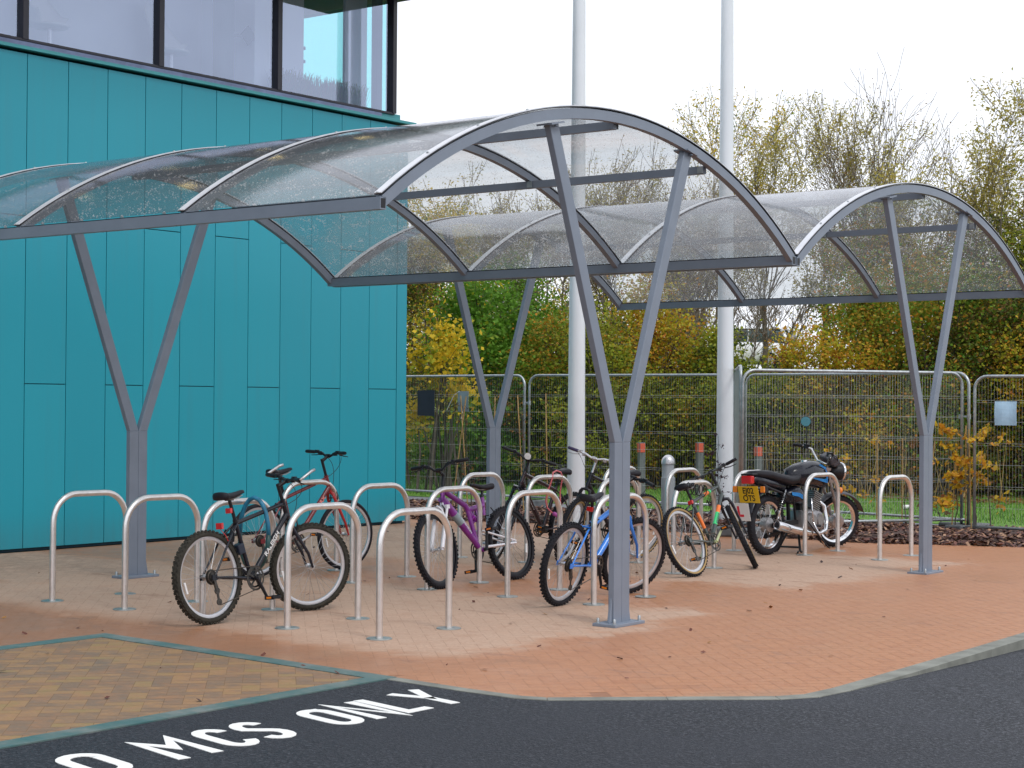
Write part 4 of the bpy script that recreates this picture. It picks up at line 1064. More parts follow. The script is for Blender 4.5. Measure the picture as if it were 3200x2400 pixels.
# its lock: a sleeved loop round the top tube and hoop
lk = MB(); P = []
for i in range(20):
    a = 2*PI*i/20; P.append(Vector((-1.60+.12*math.cos(a), .395+.03*math.cos(a)*1.0, .60+.27*math.sin(a))))
lk.tube(P[:11], .017, 10, cap=True); lk.mi = 1; lk.tube(P[10:]+P[:1], .018, 10)
tag(lk.build('cable_lock', [M['lockblue'], M['lockdark']], smooth=True), 'teal and dark green lock loop hanging over the hoop by the black bicycle', 'bike lock')

# red bike against the wall
t, q = bicycle('bicycle', 'red bicycle with white top tube lettering parked by the teal wall', (-3.56, 2.36), 86, .8, -4,
  dict(frame='redpaint', fork='redfork', sad=.97, bar=1.08, hz=.89, rise=.03, tw=.044, knob=False, crankmat='alloy', crank=25, reflector=False, barw=.29))
tube_decal(t, q['stt']+Vector((0, 0, -.015)), q['headt']+Vector((-.01, 0, -.025)), .017, 1, 'T700', .034, M['white'], .80, bold=.0012)
tube_decal(t, q['bb'], q['headb']+Vector((0, 0, .02)), .0205, 1, 'MAX', .052, M['pinkdecal'] if 'pinkdecal' in M else M['orange'], .72, bold=.002, sx=1.2)
b = MB(); b.box(q['bb']+Vector((-.02, -.055, .11)), (.19, .01, .03), Matrix.Rotation(R(-8), 3, 'Y')); b.build('chain_guard', M['white'], t, bevel=.004)

# purple full suspension bike
t, q = bicycle('bicycle', 'purple bicycle with white suspension fork and white swing arm, front wheel to the left', (-1.735, 3.80), -89.3, -13, 9,
  dict(frame='purple', style='fs', fork='whitepaint', susp=True, rim='black', sad=.88, bar=1.02, hz=.86, saddle='saddle', crank=-80, rise=.05, reflector=False, tw=.052))
sleeve(t, (.80, 0, .70), (.66, 0, .55), .45, 1.0, .0385, 'signgrey', 'decal_band')
tube_decal(t, (.66, 0, .55), (.49, 0, .33), .036, 1, 'SUSPENSION', .028, M['white'], .15, side=1, sx=1.1)
tube_decal(t, (0, 0, .33), (.44, 0, .31), .012, 1, 'JAKAL', .026, M['black'], .4, side=1)
b = MB(); b.tube([(.30, .02, .79), (.44, .03, .80)], .02, 10); b.build('saddle_trim', M['magenta2'], t) if False else None

# dark bike with the lamp, pink cable
t, q = bicycle('bicycle', 'dark maroon bicycle with round headlamp and pink cable, behind the purple one', (-2.93, 6.22), -94, 9, 30,
  dict(tube=.021, frame='maroon', susp=True, fork='blackpaint', sad=.92, bar=1.04, hz=.90, rise=.03, crank=200, reflector=False))
b = MB(q['S']); c0 = q['bc']+Vector((.04, .0, .045)); b.lathe([(.001, -.03), (.02, -.028), (.034, .012), (.036, .02)], 18, 'x', c0); hl_ = b.build('headlamp', M['chrome'], t, smooth=True)
b = MB(q['S']); b.lathe([(.001, .021), (.034, .019)], 18, 'x', c0); b.build('lens', M['white'], hl_)
tube_decal(t, q['bb'], q['headb']+Vector((0, 0, .02)), .0205, 1, 'SHOCKWAVE', .036, M['white'], .6, side=1)
lk = MB(); P = [Vector((-2.70+.03*math.sin(i), 5.70+.13*math.sin(2*PI*i/16)+.02*math.cos(i), .68+.22*math.cos(2*PI*i/16))) for i in range(16)]
lk.tube(P, .008, 8, closed=True); lk.mi = 1; lk.tube([(-2.66, 5.62, .47), (-2.64, 5.72, .43)], [.02, .024], 10)
tag(lk.build('cable_lock', [M['pink'], M['magenta']], smooth=True), 'pink cable lock looped round the hoop by the dark bicycle', 'bike lock')

# blue bike behind the near post
t, q = bicycle('bicycle', 'bright blue bicycle with silver rims, partly behind the nearest shelter post', (-.24, 2.375), 94.5, -9.5, -22,
  dict(frame='bluepaint', susp=False, fork='bluepaint', sad=.88, bar=1.0, hz=.84, tube=.022, crank=-70, refpos=.35, seat_len=.36, tw=.054))
tube_decal(t, q['bb'], q['headb']+Vector((0, 0, .02)), .0275, 1, 'TERRAIN', .04, M['white'], .5)
lk = MB(); P = [Vector((-.20+.06*math.sin(2*PI*i/14), 2.72+.13*math.cos(2*PI*i/14), .55+.10*math.sin(2*PI*i/14)+.05*math.cos(2*PI*i/14))) for i in range(14)]
lk.tube(P, .006, 6, closed=True)
tag(lk.build('cable_lock', M['black'], smooth=True), 'thin black cable lock between the blue bicycle and its hoop', 'bike lock')

# tan tyred bike mostly hidden behind the post
t, q = bicycle('bicycle', 'silver and dark bicycle with tan walled tyres, mostly hidden behind the nearest post', (-2.16, 6.40), -98, 8, 25,
  dict(frame='blackpaint', fork='blackpaint', sad=.92, bar=1.06, hz=.90, skin=True, grip='lockgrip' if 'lockgrip' in M else 'black', barmat='chrome', stem='alloy', lever='alloy', crank=10, reflector=False, barw=.30, rise=.02))
# green and orange decal bike, leaning on its hoop with the front wheel swung round
t, q = bicycle('bicycle', 'dark grey bicycle with orange and green decals, leaning with its front wheel turned away', (-.66, 5.086), 89.5, 19, 30,
  dict(frame='greypaint', fork='blackpaint', skin=True, sad=.88, bar=1.0, hz=.86, crank=40, refpos=1.15, grip='black', barmat='greypaint', crankmat='limecrank' if 'limecrank' in M else 'white', barw=.28, rise=.0))
sleeve(t, q['bb'], q['headb']+Vector((0, 0, .025)), .36, .60, .0222, 'lime'); sleeve(t, q['bb'], q['headb']+Vector((0, 0, .025)), .60, .74, .0222, 'orange')
sleeve(t, q['bb'], q['stt'], .35, .72, .0172, 'orange'); sleeve(t, q['stt']+Vector((0, 0, -.015)), q['headt']+Vector((-.01, 0, -.025)), .45, .62, .0178, 'orange'); sleeve(t, q['stt']+Vector((0, 0, -.015)), q['headt']+Vector((-.01, 0, -.025)), .64, .70, .020, 'lime')
tube_decal(t, q['bb'], q['headb']+Vector((0, 0, .025)), .0225, 1, 'APOLLO', .034, M['greypaint'], .48, bold=.001)
lk = MB(); P = []
for i in range(40):
    u = i/39; P.append(Vector((-.86+.03*math.cos(9*u*PI)-.02, 5.30+.34*u, .80+.055*math.sin(9*u*PI)-.04*u)))
lk.tube(P, .005, 6); tag(lk.build('coil_lock', M['black'], smooth=True), 'black coiled cable lock wound round the hoop under the dark saddle', 'bike lock')

# ------------------------------------------------------------------ motorcycle (local: +x forward, +y left, origin at the rear contact)
def loft(b, secs, n=16):
    # secs: list of (x, zc, half width, half height, power) rounded cross sections across x
    L = []
    for (x, zc, hw, hh, p) in secs:
        ring = []
        for k in range(n):
            a = 2*PI*k/n; c, s_ = math.cos(a), math.sin(a)
            ring.append((x, hw*math.copysign(abs(c)**p, c), zc+hh*math.copysign(abs(s_)**p, s_)))
        L.append(b.addv(ring))
    for i in range(len(L)-1): b.addf([(L[i]+k, L[i+1]+k, L[i+1]+(k+1) % n, L[i]+(k+1) % n) for k in range(n)])
    b.addf([tuple(L[0]+k for k in range(n)), tuple(L[-1]+k for k in range(n))[::-1]])
mt = empty('motorcycle', (-1.345, 7.64, 0), (R(-1.5), 0, R(84.6)), label='black and blue motorcycle with chrome exhaust and yellow number plate, on its centre stand', cat='motorcycle')
def moto_wheel(name, x, r, tw, st=None):
    xf = Matrix.Translation((x, 0, r)); xf = st @ xf if st else xf
    b = MB(xf); ri = r-tw*.75; b.lathe([(ri-.022, -.02), (ri+.004, -.033), (ri+.010, -.028), (ri-.004, 0), (ri+.010, .028), (ri+.004, .033), (ri-.022, .02)], 56, 'y', closedprof=True)
    w = b.build(name, M['chrome'], mt, smooth=True, autosmooth=40)
    b = MB(xf); prof = [(r-tw*.5+math.cos(R(-125+25*k))*tw*.5, math.sin(R(-125+25*k))*tw*.5) for k in range(11)]
    b.lathe(prof, 64, 'y')
    for k in range(44):
        a = 2*PI*k/44
        for s in (-1, 1): b.box(((r-.004)*math.cos(a+s*.03), s*tw*.27, (r-.004)*math.sin(a+s*.03)), (.008, tw*.26, .012), Matrix.Rotation(-a-s*.03, 3, 'Y'))
    b.build('tyre', M['rubber'], w, smooth=True, autosmooth=35)
    b = MB(xf); b.lathe([(.001, -.06), (.03, -.06), (.075, -.05), (.08, -.02), (.08, .03), (.03, .06), (.001, .06)], 26, 'y'); b.build('hub', M['engine'], w, smooth=True, autosmooth=40)
    b = MB(xf)
    for k in range(36):
        s = 1 if k % 2 else -1; a = 2*PI*k/36; da = R(30)*(1 if (k//2) % 2 else -1)
        b.tube([(.07*math.cos(a+da), s*.035, .07*math.sin(a+da)), ((ri-.01)*math.cos(a), 0, (ri-.01)*math.sin(a))], .0016, 3, cap=False)
    b.build('spokes', M['chrome'], w); return w
headt = Vector((1.13, 0, .86)); ha = Vector((-math.cos(R(63)), 0, math.sin(R(63))))
ST = Matrix.Translation(headt) @ Matrix.Rotation(R(-26), 4, ha) @ Matrix.Translation(-headt)
moto_wheel('rear_wheel', 0, .315, .085); moto_wheel('front_wheel', 1.37, .295, .075, ST)
b = MB(); loft(b, [(-.02, .20, .03, .03, .8), (.40, .27, .03, .035, .8)]);
b.bar((0, -.09, .31), (.45, -.09, .33), .03, .05); b.bar((0, .09, .31), (.45, .09, .33), .03, .05)
b.tube([(.42, 0, .35), (.40, 0, .72), (.75, 0, .80), (1.10, 0, .84)], .022, 8); b.tube([(1.10, 0, .76), (.98, 0, .50), (.88, 0, .25), (.45, 0, .22)], .022, 8)
for s in (-1, 1): b.tube([(.42, s*.09, .34), (.35, s*.11, .60), (-.05, s*.10, .70), (-.22, s*.06, .78)], .014, 8)
b.build('frame', M['black'], mt, smooth=True, autosmooth=40)
b = MB(); loft(b, [(.40, .83, .02, .02, .8), (.44, .82, .085, .085, .75), (.60, .83, .108, .125, .75), (.78, .84, .122, .142, .75), (.95, .825, .116, .152, .75), (1.07, .80, .088, .13, .8), (1.14, .78, .03, .06, .8)], 20)
tank = b.build('fuel_tank', M['blackpaint'], mt, smooth=True)
b = MB(); b.lathe([(.001, .99), (.03, .99), (.034, .98), (.034, .965)], 18, 'z', (.74, 0, -.005)); b.build('fuel_cap', M['chrome'], tank, smooth=True, autosmooth=40)
def decal(b, pts, ysurf):
    i = b.addv([(x, ysurf(x, z), z) for x, z in pts]); b.addf([tuple(range(i, i+len(pts)))])
b = MB()
for s in (-1, 1):
    ys = lambda x, z, s=s: s*(.150 if .5 < x < 1.0 else .138)
    for pl_ in ([(.66, .80), (.92, .745), (.93, .775), (.66, .807)], [(.92, .745), (1.02, .73), (1.03, .83), (1.0, .88), (.97, .88), (.985, .78), (.93, .775)], [(.83, .93), (1.0, .87), (1.0, .90), (.86, .942)]):
        i = b.addv([(x, s*(.1255 if x < .90 else .121 if x < .99 else .112), z) for x, z in pl_]); b.addf([tuple(range(i, i+len(pl_)))])
b.build('tank_decal', M['motoblue'], tank)
b = MB(); loft(b, [(.26, .60, .02, .02, .8), (.30, .60, .115, .075, .6), (.48, .62, .125, .10, .6), (.62, .58, .10, .09, .6), (.68, .55, .03, .04, .8)], 16); sp_ = b.build('side_panel', M['blackpaint'], mt, smooth=True)
for s in (-1, 1):
    b = MB()
    for pl_ in ([(.30, .655), (.46, .64), (.58, .585), (.60, .50), (.56, .55), (.44, .60), (.31, .62)],):
        i = b.addv([(x, s*.1275, z) for x, z in pl_]); b.addf([tuple(range(i, i+len(pl_)))])
    b.build('panel_decal', M['motoblue'], sp_)
b = MB(); loft(b, [(-.27, .855, .03, .02, .8), (-.22, .86, .09, .035, .7), (-.02, .845, .115, .05, .7), (.15, .81, .13, .055, .7), (.32, .775, .135, .055, .7), (.46, .785, .12, .06, .7), (.56, .83, .09, .05, .7), (.60, .85, .03, .02, .8)], 18); b.build('seat', M['saddle'], mt, smooth=True)
b = MB(); loft(b, [(-.31, .80, .03, .02, .8), (-.27, .80, .085, .045, .7), (-.14, .78, .10, .05, .7), (.05, .745, .10, .05, .7), (.25, .71, .09, .05, .7), (.33, .70, .03, .03, .8)], 16); tl_ = b.build('tail_cowl', M['blackpaint'], mt, smooth=True)
b = MB(); b.box((-.32, 0, .80), (.06, .135, .085)); b.build('tail_light', M['redlens'], tl_, bevel=.012)
b = MB(); b.box((-.29, 0, .855), (.10, .15, .02)); b.build('lamp_hood', M['black'], tl_, bevel=.006)
for s in (-1, 1):
    b = MB(); b.tube([(-.27, s*.07, .70), (-.27, s*.15, .70)], .010, 8); b.box((-.27, s*.175, .70), (.055, .06, .07)); f_ = b.build('indicator', M['black'], tl_, bevel=.008)
    b = MB(); b.box((-.305, s*.175, .70), (.022, .055, .066)); b.build('lens', M['amber'], f_, bevel=.008)
    b = MB(ST); b.tube([(1.22, s*.06, .68), (1.22, s*.14, .68)], .010, 8); b.lathe([(.001, -.05), (.02, -.045), (.034, .02), (.034, .032)], 14, 'x', (1.235, s*.165, .68)); f_ = b.build('indicator', M['black'], mt, smooth=True)
    b = MB(ST); b.lathe([(.034, .032), (.026, .044), (.001, .047)], 14, 'x', (1.235, s*.165, .68)); b.lathe([(.0345, .0), (.0355, .030)], 14, 'x', (1.235, s*.165, .68)); b.build('lens', M['amber'], f_, smooth=True)
# rear mudguard with plate and learner plate
MX = Matrix.Rotation(R(-14), 3, 'Y')
b = MB(); P = []
for i in range(13):
    a = R(82+78*i/12); P.append((.375*math.cos(a), .315+.375*math.sin(a)))
V = []
for (x, z) in P: V += [(x, -.065, z-.012), (x, -.035, z), (x, .035, z), (x, .065, z-.012)]
i0 = b.addv(V)
for k in range(12): b.addf([(i0+4*k+j, i0+4*k+4+j, i0+4*k+5+j, i0+4*k+1+j) for j in range(3)])
rm = b.build('rear_mudguard', M['blackpaint'], mt, smooth=True); rm.modifiers.new('s', 'SOLIDIFY').thickness = .004
b = MB(); b.box((-.305, 0, .645), (.008, .255, .18), MX); npl = b.build('number_plate', M['plateyellow'], mt, bevel=.002)
nd = MX @ Vector((-1, 0, 0)); upv = MX @ Vector((0, 0, 1))
for s_, dz in (('EJ02', .040), ('OTS', -.040)):
    o_ = Vector((-.305, 0, .645))+nd*.0050+upv*dz; text_mesh(s_, .088, M['black'], npl, frame_matrix(o_, (0, -1, 0), nd), bold=.0018, sx=.92)
b = MB(); b.box((-.46, .0, .47), (.004, .23, .19), MX); b.bar((-.34, 0, .50), (-.452, .0, .49), .02, .006); lp = b.build('learner_plate', M['white'], mt, bevel=.001)
o_ = Vector((-.46, .0, .47))+nd*.0035; text_mesh('L', .15, M['learner'], lp, frame_matrix(o_, (0, -1, 0), nd), bold=.006)
# front mudguard
b = MB(ST); V = []
for i in range(17):
    a = R(20+125*i/16); V += [(1.37+.335*math.cos(a), y, .295+(.335-d)*math.sin(a)) for y, d in ((-.062, .018), (-.035, 0), (.035, 0), (.062, .018))]
i0 = b.addv(V)
for k in range(16): b.addf([(i0+4*k+j, i0+4*k+4+j, i0+4*k+5+j, i0+4*k+1+j) for j in range(3)])
fm_ = b.build('front_mudguard', M['greyplastic'], mt, smooth=True); fm_.modifiers.new('s', 'SOLIDIFY').thickness = .004
# forks
b = MB(ST); axl = Vector((1.37, 0, .295))
for s in (-1, 1):
    top = Vector((1.09, s*.09, .93)); low = Vector((1.365, s*.09, .30)); m_ = top.lerp(low, .55)
    b.tube([top, m_], .017, 12); b.tube([m_, m_.lerp(low, .9), low], [.026, .025, .018], 12)
b.box((1.11, 0, .90), (.06, .22, .03)); b.box((1.17, 0, .77), (.07, .22, .035)); b.build('front_fork', M['engine'], mt, smooth=True, autosmooth=40)
# headlamp and clocks
b = MB(ST); c0 = Vector((1.28, 0, .855)); b.lathe([(.001, -.10), (.05, -.095), (.085, -.04), (.098, .03), (.10, .055)], 24, 'x', c0); hd = b.build('headlamp', M['black'], mt, smooth=True)
b = MB(ST); b.lathe([(.10, .050), (.106, .055), (.106, .072), (.098, .075)], 24, 'x', c0); b.build('chrome_ring', M['chrome'], hd, smooth=True)
b = MB(ST); b.lathe([(.097, .07), (.05, .085), (.001, .09)], 24, 'x', c0); b.build('lens', M['alloy'], hd, smooth=True)
b = MB(ST); Mt = Matrix.Rotation(R(-28), 3, 'Y')
for s in (-1, 1): b.box((1.17, s*.062, 1.0), (.11, .10, .085), Mt)
b.box((1.21, 0, .965), (.10, .22, .06), Mt); b.build('clock_cluster', M['greyplastic'], mt, bevel=.018)
b = MB(ST); hp = [Vector((1.09, .0, .955)), Vector((1.09, .10, .955)), Vector((1.055, .19, 1.065)), Vector((.99, .27, 1.085)), Vector((.93, .37, 1.075))]
pts = [Vector((p.x, -p.y, p.z)) for p in hp[:0:-1]]+hp
b.tube(pts, .0125, 10); hb = b.build('handlebar', M['chrome'], mt, smooth=True)
for s in (-1, 1):
    e = Vector((.93, s*.37, 1.075)); d = Vector((-.06, s*.10, -.01)).normalized()
    b = MB(ST); b.tube([e-d*.12, e], [.018, .018], 12); b.box(e-d*.16, (.05, .05, .05)); b.build('grip', M['black'], hb, smooth=True, autosmooth=40)
    b = MB(ST); q0 = e-d*.16; b.tube([q0, q0+Vector((.05, 0, .0)), q0+Vector((.06, 0, -.005))+d*.16], [.008, .007, .005], 6); b.build('lever', M['black'], hb, smooth=True)
    if s > 0: 
        b = MB(ST); c_ = q0+Vector((-.02, .045, .27)); b.tube([q0, q0+Vector((0, .01, .06)), c_+Vector((.01, 0, -.05))], .0065, 6); XM = ST @ Matrix.Translation(c_) @ Matrix.Rotation(R(52), 4, 'Z') @ Matrix.Translation(-c_); b.xf = XM
        b.lathe([(.001, .012), (.05, .010), (.060, -.002), (.056, -.012)], 22, 'x', c_)
        mr = b.build('mirror', M['black'], hb, smooth=True)
        b = MB(XM); b.lathe([(.001, -.0135), (.054, -.0130)], 22, 'x', c_); b.build('mirror_glass', M['mirrorglass'], mr)
b = MB(ST)
for k, (y0, y1) in enumerate(((.20, .05), (-.20, -.04), (-.15, .02))):
    P = [Vector((1.03, y0, 1.06)), Vector((1.20, y0*.9, 1.10)), Vector((1.27, y1*1.5, .98)), Vector((1.20, y1, .80))]; P = [P[0]*(1-u)**3+P[1]*3*u*(1-u)**2+P[2]*3*u*u*(1-u)+P[3]*u**3 for u in [i/9 for i in range(10)]]; b.tube(P, .0045, 5)
b.build('cables', M['blackcable'], hb)
# engine
b = MB(); loft(b, [(.52, .33, .05, .05, .6), (.55, .33, .12, .12, .6), (.80, .33, .13, .13, .6), (.95, .33, .09, .10, .6), (.98, .33, .03, .04, .6)], 18)
for s in (-1, 1): b.lathe([(.001, s*.155), (.075, s*.155), (.09, s*.12), (.09, s*.08)], 24, 'y', (.66, 0, .33)); b.lathe([(.001, s*.145), (.06, s*.145), (.07, s*.12), (.07, s*.08)], 24, 'y', (.83, 0, .34))
eng = b.build('engine', M['engine'], mt, smooth=True, autosmooth=40)
b = MB(); Mc = Matrix.Rotation(R(20), 3, 'Y')
for k in range(9): b.box(Vector((.83, 0, .46))+Mc @ Vector((0, 0, .022*k)), (.15, .16, .009), Mc)
b.box(Vector((.83, 0, .46))+Mc @ Vector((0, 0, .09)), (.11, .12, .20), Mc); b.build('cylinder', M['engine'], eng)
b = MB(); b.box((.63, 0, .50), (.10, .09, .12)); b.build('carburettor', M['black'], eng, bevel=.01)
# exhaust (right side)
b = MB(); P = [(.93, -.03, .55), (1.02, -.06, .48), (1.02, -.09, .32), (.95, -.12, .22), (.80, -.14, .19), (.55, -.155, .21)]; b.tube(P, .022, 12); ex = b.build('exhaust_pipe', M['chrome'], mt, smooth=True)
b = MB(); b.tube([(.62, -.155, .205), (.52, -.16, .215), (.25, -.165, .26), (-.02, -.17, .315), (-.05, -.17, .32)], [.026, .040, .048, .052, .044], 18); b.build('silencer', M['chrome'], ex, smooth=True, autosmooth=40)
b = MB(); b.tube([(-.049, -.17, .32), (-.056, -.17, .321)], .030, 14); b.build('tail_cap', M['black'], ex)
# shocks, stand, pegs, chain guard
for s in (-1, 1):
    b = MB(); top = Vector((.20, s*.115, .68)); low = Vector((.04, s*.115, .36)); b.tube([top, low], .012, 8); sh_ = b.build('shock_absorber', M['chrome'], mt, smooth=True)
    b = MB(); Q = []
    for i in range(90):
        u = i/89; a = 2*PI*9*u; ax = (low-top).normalized(); n1 = Vector((0, 1, 0)); n2 = ax.cross(n1); Q.append(top.lerp(low, .08+.62*u)+(n1*math.cos(a)+n2*math.sin(a))*.030)
    b.tube(Q, .0055, 5); b.build('spring', M['black'], sh_, smooth=True)
b = MB()
for s in (-1, 1): b.tube([(.50, s*.07, .22), (.42, s*.14, .03), (.40, s*.17, .012)], .013, 8); b.tube([(.40, s*.13, .018), (.30, s*.19, .012)], .011, 6)
b.tube([(.43, -.13, .06), (.43, .13, .06)], .011, 8); b.build('centre_stand', M['black'], mt, smooth=True)
b = MB(); b.tube([(.62, .12, .25), (.55, .30, .28)], .012, 8); b.tube([(.70, -.22, .28), (.70, .22, .28)], .014, 8); b.build('foot_pegs', M['black'], mt, smooth=True)
b = MB(); b.tube([(.42, -.17, .52), (.46, -.18, .38), (.62, -.19, .24), (.83, -.22, .05), (.86, -.23, .03)], [.006, .007, .008, .010, .006], 6); b.build('kick_lever', M['black'], mt, smooth=True)
b = MB(); b.tube([(.60, -.175, .58), (.62, -.18, .30)], .008, 8); b.tube([(.62, -.18, .32), (.80, -.21, .05)], .010, 8); b.build('kick_start', M['chrome'], mt, smooth=True)
b = MB(); b.bar((-.02, .10, .40), (.42, .10, .38), .02, .05); b.build('chain_guard', M['black'], mt, bevel=.006)

# ------------------------------------------------------------------ mesh fence panels
def fence(p0, p1, lab, h=2.0, top=(1, 1), tilt=0, z=0.0, n_feet=True, drop=0.0):
    p0 = Vector((p0[0], p0[1], 0)); p1 = Vector((p1[0], p1[1], 0)); L = (p1-p0).length; ang = math.atan2(p1.y-p0.y, p1.x-p0.x)
    t = empty('mesh_fence', (p0.x, p0.y, z), (0, -math.asin(drop/L) if drop else 0, ang), label=lab, cat='fence panel', group='grey mesh fence panels') 
    r_ = .16; P = []
    for i in range(7): a = PI-PI/2*i/6; P.append((r_+r_*math.cos(a), 0, h-r_+r_*math.sin(a)))
    for i in range(7): a = PI/2-PI/2*i/6; P.append((L-r_+r_*math.cos(a), 0, h-r_+r_*math.sin(a)))
    b = MB(); b.tube([(0, 0, .02)]+P+[(L, 0, .02)], .0195, 10); b.tube([(0, 0, .16), (L, 0, .16)], .018, 10)
    b.build('frame', M['galv'], t, smooth=True)
    b = MB(); 
    x = .05
    while x < L-.04:
        hh = h if r_ < x < L-r_ else h-r_+math.sqrt(max(0, r_*r_-(r_-min(x, L-x))**2))
        b.tube([(x, .006, .16), (x, .006, hh)], .0017, 3, cap=False); x += .0385
    for k in range(7):
        zz = .16+.262*(k+.9); 
        if zz < h-.05: b.tube([(0, -.002, zz), (L, -.002, zz)], .0019, 3, cap=False); b.tube([(0, -.004, zz-.028), (L, -.004, zz-.028)], .0015, 3, cap=False) if k % 2 else None
    b.build('wire_mesh', M['wire'], t)
    for x in (0.0, L):
        b = MB(); b.prism([(x-.12, -.35), (x+.12, -.35), (x+.12, .35), (x-.12, .35)], 0.0, .11); b.build('foot_block', M['timber'], t, bevel=.02)
    return t
M['wire'] = paint('fence_wire', (.38, .40, .38), .45, metal=.5, var=.1)
fence((-11.75, 13.06), (-8.33, 12.63), 'mesh fence panel beside the teal building, with a dark board hung on it')
fence((-8.24, 12.63), (-4.74, 12.86), 'mesh fence panel behind the left flagpole, second from the building')
fence((-4.63, 12.88), (-1.06, 12.23), 'rear mesh fence panel overlapped by the angled one behind the motorcycle')
fence((-2.85, 9.72), (-1.16, 12.25), 'nearest mesh fence panel, angled behind the motorcycle', z=.0)
fence((-2.89, 9.74), (-4.53, 12.40), 'mesh fence panel seen edge on, beside the right flagpole', h=2.05)
fence((-.80, 11.80), (2.65, 11.95), 'mesh fence panel at the right edge with a paper notice tied on', z=-.05)
fence((-15.4, 13.5), (-11.85, 13.08), 'mesh fence panel mostly hidden behind the teal building')
def clip_thing(x, y, z, lab, dx=.1, ang=0):
    t = MB(); c, s = math.cos(ang), math.sin(ang); t.tube([(x, y, z), (x+dx*c, y+dx*s, z)], .012, 8); t.tube([(x, y, z-.03), (x, y, z+.03)], .026, 10); t.tube([(x+dx*c, y+dx*s, z-.03), (x+dx*c, y+dx*s, z+.03)], .026, 10)
    tag(t.build('fence_clip', M['galv'], smooth=True, autosmooth=40), lab, 'fence clip', 'fence clips')
clip_thing(-8.33, 12.63, 1.58, 'steel clip joining the two fence panels left of the flagpole', .09)
clip_thing(-1.20, 12.30, 1.45, 'upper steel clip joining the panels right of the motorcycle', .14, R(-20))
clip_thing(-1.06, 12.23, 1.15, 'lower steel clip between the rear panel and the right edge panel', .26, R(-58))
def board(name, x, y, z, w, h, mat, ang, lab, cat, sag=0):
    t = MB(Matrix.Translation((x, y, z)) @ Matrix.Rotation(ang, 4, 'Z')); n = 6
    V = []
    for j in range(n+1):
        for i in range(n+1): V.append((-w/2+w*i/n, -.03-.012*math.sin(PI*j/n)*sag-.006*math.sin(2*PI*i/n)*sag, -h/2+h*j/n))
    i0 = t.addv(V); t.addf([(i0+j*(n+1)+i, i0+j*(n+1)+i+1, i0+(j+1)*(n+1)+i+1, i0+(j+1)*(n+1)+i) for j in range(n) for i in range(n)])
    o = t.build(name, M[mat]); o.modifiers.new('s', 'SOLIDIFY').thickness = .004; tag(o, lab, cat)
board('notice_board', -10.49, 12.90, 1.57, .40, .41, 'signdark', R(-7), 'dark navy rectangular board hung on the fence next to the teal building', 'sign')
board('notice_board', -9.63, 12.79, 1.60, .23, .32, 'signgrey', R(-4), 'small pale grey board tied to the fence with a loose white cord', 'sign', 1)
t = MB(); t.tube([(-9.70, 12.74, 1.76), (-9.82, 12.76, 1.70), (-9.92, 12.77, 1.55), (-9.98, 12.78, 1.46)], .005, 5); t.tube([(-9.63, 12.74, 1.44), (-9.66, 12.74, 1.33)], .005, 5); tag(t.build('cord', M['white']), 'loose white cord hanging from the small grey board', 'cord')
board('paper_notice', -.40, 11.81, 1.50, .27, .29, 'paper', R(2), 'pale blue paper notice in a plastic sleeve tied to the right hand fence panel', 'notice', 1)

# ------------------------------------------------------------------ bollards
t = empty('bollard', (-4.60, 10.82, 0), label='domed silver grey bollard in the mulch behind the tan tyred bicycle', cat='bollard')
b = MB(); b.tube([(0, 0, 0), (0, 0, .62)], .092, 28); b.build('post', M['bollard'], t, smooth=True, autosmooth=40)
b = MB(); b.tube([(0, 0, .62), (0, 0, .63), (0, 0, .80)], [.084, .080, .080], 28); b.build('light_collar', M['bollard'], t, smooth=True, autosmooth=40)
b = MB(); b.lathe([(.092, .80), (.092, .815)]+[(.092*math.cos(R(a)), .815+.105*math.sin(R(a))) for a in range(10, 91, 10)], 28); b.build('dome_cap', M['alloy'], t, smooth=True)
for (x, y, h, lab) in ((-8.54, 16.19, .93, 'dark timber marker post with a red reflector, left of three on the lawn'), (-7.77, 16.79, .94, 'dark timber marker post with a red reflector, between the bollard and the right flagpole'), (-6.98, 17.39, .88, 'dark timber marker post with a red top seen through the fence right of the flagpole')):
    t = empty('marker_post', (x, y, 0), (0, R(random.uniform(-3, 3)), R(-35)), label=lab, cat='marker post', group='timber marker posts with red reflectors')
    b = MB(); b.box((0, 0, h/2), (.11, .11, h)); b.build('post', M['timber'], t, bevel=.012)
    b = MB(); b.box((0, -.058, h-.09), (.085, .008, .15)); b.build('reflector', M['redreflect'], t)
    b = MB(); b.box((.058, 0, h-.09), (.008, .085, .15)); b.build('reflector', M['redreflect'], t)

